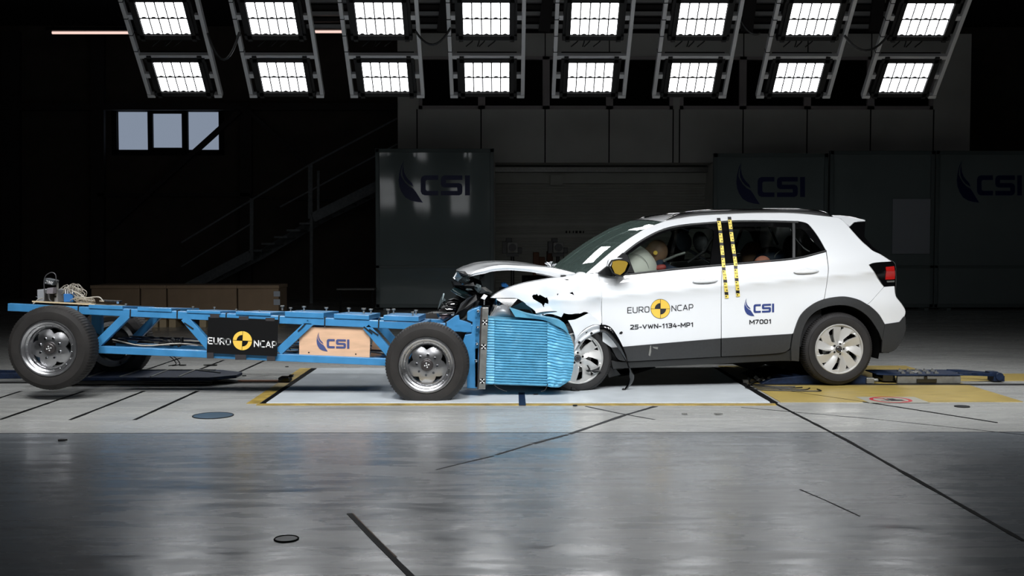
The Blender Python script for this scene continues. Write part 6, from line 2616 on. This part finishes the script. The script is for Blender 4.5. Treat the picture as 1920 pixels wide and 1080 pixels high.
# small gouges on the door
for poly in (((1162, 623), (1166, 621), (1168, 624), (1165, 627), (1161, 626)),):
    MB().slab([carw(x, y, .003) for x, y in poly], (0, .002, 0)).build('scuff', BLKPLAST, car)
m_ = MB()
for poly in (((1219, 648), (1221, 648), (1221, 660), (1219, 668), (1216, 666)), ((1223, 650), (1234, 651), (1233, 655), (1226, 653))):
    m_.slab([carw(x, y, .014) for x, y in poly], (0, .002, 0), jit=.002)
split_build(m_, 'cladding_gouge', CAMW, car)


# ------------------------------------------------------------------ crash-test dummies
def skin_body(name, chain, edges, radii, mm, parent):
    me = bpy.data.meshes.new(name)
    me.from_pydata([tuple(p) for p in chain], edges, [])
    me.materials.append(mm)
    bm = bmesh.new()
    bm.from_mesh(me)
    ly = bm.verts.layers.skin.verify()
    bm.verts.ensure_lookup_table()
    for i, v in enumerate(bm.verts):
        v[ly].radius = (radii[i], radii[i])
        v[ly].use_root = (i == 0)
    bm.to_mesh(me)
    bm.free()
    for p in me.polygons:
        p.use_smooth = True
    o = bpy.data.objects.new(name, me)
    COL.objects.link(o)
    o.parent = parent
    sk = o.modifiers.new('skin', 'SKIN')
    sk.use_smooth_shade = True
    ss = o.modifiers.new('sub', 'SUBSURF')
    ss.levels = ss.render_levels = 2
    return o


def head(c, s, tilt, mm, parent, name='dummy_head'):
    def f(p):
        q = p.copy()
        q.z *= 1.12
        if p.x < -.2:
            q.x -= .10 * math.exp(-((p.z + .15) / .2) ** 2 - (p.y / .22) ** 2) * 1.6      # nose
            q.z -= .12 * (1 if p.z < -.5 else 0)
        q.x += .04 * math.exp(-((p.z - .12) / .12) ** 2 - ((abs(p.y) - .36) / .16) ** 2)
        return q
    o_ = MB().ball(c, (.105 * s, .078 * s, .108 * s), 32, rot=(0, tilt, 0), fn=f).build(name, mm, parent)
    return o_


def to_world(p):
    return CO + Matrix.Rotation(CT, 3, 'Z') @ Vector(p)


dummies = [
    ('crash_test_dummy', 'driver dummy with face buried in the white airbag', carp(1231, 473, -.36), 1.12, .35, -.36, 1.30, SKIN_D, SHIRT, SKIN_R),
    ('crash_test_dummy', 'rear seat dummy with shiny brown head bent forward', carp(1410, 475.5, -.02), .98, .3, -.02, 2.02, SKIN_D, SHIRT, SKIN_D),
    ('crash_test_dummy', 'rear seat dummy with pinkish head low at the window sill', carp(1429, 500, -.36), .84, .2, -.36, 2.05, SKIN_P, SHIRT, SKIN_P)]
for (nm, lab, hc, s, tilt, yy, sxp, sm_, cl_, hm_) in dummies:
    root = empty(nm, to_world((sxp, yy, .55)), CT)
    tag(root, lab, 'crash test dummy')
    O = Vector((sxp, yy, .55))
    H = hc - O
    neck = H + Vector((.05, 0, -.13)) * s
    pel = Vector((0, 0, .06))
    che = pel.lerp(neck, .62) + Vector((.04, 0, 0))
    k = s
    chain = [pel, pel.lerp(che, .5) + Vector((.03, 0, 0)), che, neck, H + Vector((.01, 0, -.04)),
             che + Vector((0, -.17, .06)) * k, che + Vector((-.16, -.19, -.10)) * k, che + Vector((-.34, -.15, -.04)) * k,
             che + Vector((0, .17, .06)) * k, che + Vector((-.16, .19, -.10)) * k, che + Vector((-.34, .12, -.02)) * k,
             pel + Vector((-.22, -.10, .03)), pel + Vector((-.42, -.10, .06)) * (.8 if s < 1.05 else 1), pel + Vector((-.48, -.10, -.22)) * (.8 if s < 1.05 else 1),
             pel + Vector((-.22, .10, .03)), pel + Vector((-.42, .10, .06)) * (.8 if s < 1.05 else 1), pel + Vector((-.48, .10, -.22)) * (.8 if s < 1.05 else 1)]
    edges = [(0, 1), (1, 2), (2, 3), (3, 4), (2, 5), (5, 6), (6, 7), (2, 8), (8, 9), (9, 10), (0, 11), (11, 12), (12, 13), (0, 14), (14, 15), (15, 16)]
    rad_ = [.13, .12, .14, .055, .05, .06, .045, .032, .06, .045, .032, .085, .065, .045, .085, .065, .045]
    b_ = skin_body('dummy_body', chain, edges, [r * k for r in rad_], cl_, root)
    head(H, s * (.86 if s > 1.1 else 1.0), tilt, sm_, root)
    # hands: palm with five fingers each
    for (w_, hy) in ((7, -1), (10, 1)):
        wr = chain[w_]
        if nm and hm_ is SKIN_R and hy == -1:
            tgt = carp(1250, 500, -.46) - O
        else:
            tgt = wr + Vector((-.09, 0, 0))
        if (tgt - wr).length > .35:
            tgt = wr + (tgt - wr).normalized() * .12
        d_ = Vector((-1, 0, -.15)).normalized()
        base = tgt
        ch = [base, base + d_ * .05, base + d_ * .09]
        ed = [(0, 1), (1, 2)]
        rd_ = [.026, .032, .030]
        for f_ in range(4):
            o1 = base + d_ * .10 + Vector((0, (f_ - 1.5) * .02, 0))
            L_ = (.028, .033, .031, .024)[f_]
            i0 = len(ch)
            ch += [o1, o1 + d_ * L_ + Vector((0, 0, -.008)), o1 + d_ * (L_ * 1.6) + Vector((0, 0, -.028)), o1 + d_ * (L_ * 1.7) + Vector((0, 0, -.045))]
            ed += [(2, i0), (i0, i0 + 1), (i0 + 1, i0 + 2), (i0 + 2, i0 + 3)]
            rd_ += [.010, .009, .0085, .007]
        i0 = len(ch)
        th = base + d_ * .03 + Vector((0, -hy * .03, .005))
        ch += [th, th + d_ * .03 + Vector((0, -hy * .018, -.01)), th + d_ * .055 + Vector((0, -hy * .015, -.02))]
        ed += [(1, i0), (i0, i0 + 1), (i0 + 1, i0 + 2)]
        rd_ += [.012, .010, .008]
        skin_body('hand', ch, ed, rd_, hm_, root)
    if s > 1.1:
        mk_ = MB()
        for (px, py, r_) in ((1229, 474, .019),):
            c = carp(px, py, -.46) - O
            mk_.cyl(c, c + Vector((0, .01, 0)), r_, 16)
        split_build(mk_, 'face_marker', YELLOW, root)
        MB().tube([carp(1245, 489, -.5) - O, carp(1268, 479, -.42) - O, carp(1284, 474, -.4) - O], .013, 8).build('shoulder_strap', STEEL, root)
        MB().ball(carp(1238, 497, -.42) - O, (.05, .04, .05), 16).build('collar', SHIRT, root)
# child seat shell and dark seat side in the rear
cs = empty('child_seat', to_world((2.0, -.1, .5)), CT)
tag(cs, 'dark blue child seat shell behind the rear side window', 'child seat')
O = Vector((2.0, -.1, .5))
m_ = MB().ball(carp(1440, 489, -.05) - O, (.17, .16, .13), 28, rot=(0, -.35, 0))
m_.build('seat_shell', mat('child_seat_blue', (36, 46, 64), .6), cs)
m_ = MB().lohi((-.12, -.1, 0), (.2, .2, .4))
m_.build('seat_base', BLKPLAST, cs, bevel=.02)
m_ = MB().tube(catmull([carp(1452, 489, -.2) - O, carp(1453, 480, -.2) - O, carp(1460, 472, -.2) - O, carp(1468, 467, -.2) - O], 5), .005, 6)
m_.build('seat_frame_tube', CAMW, cs)
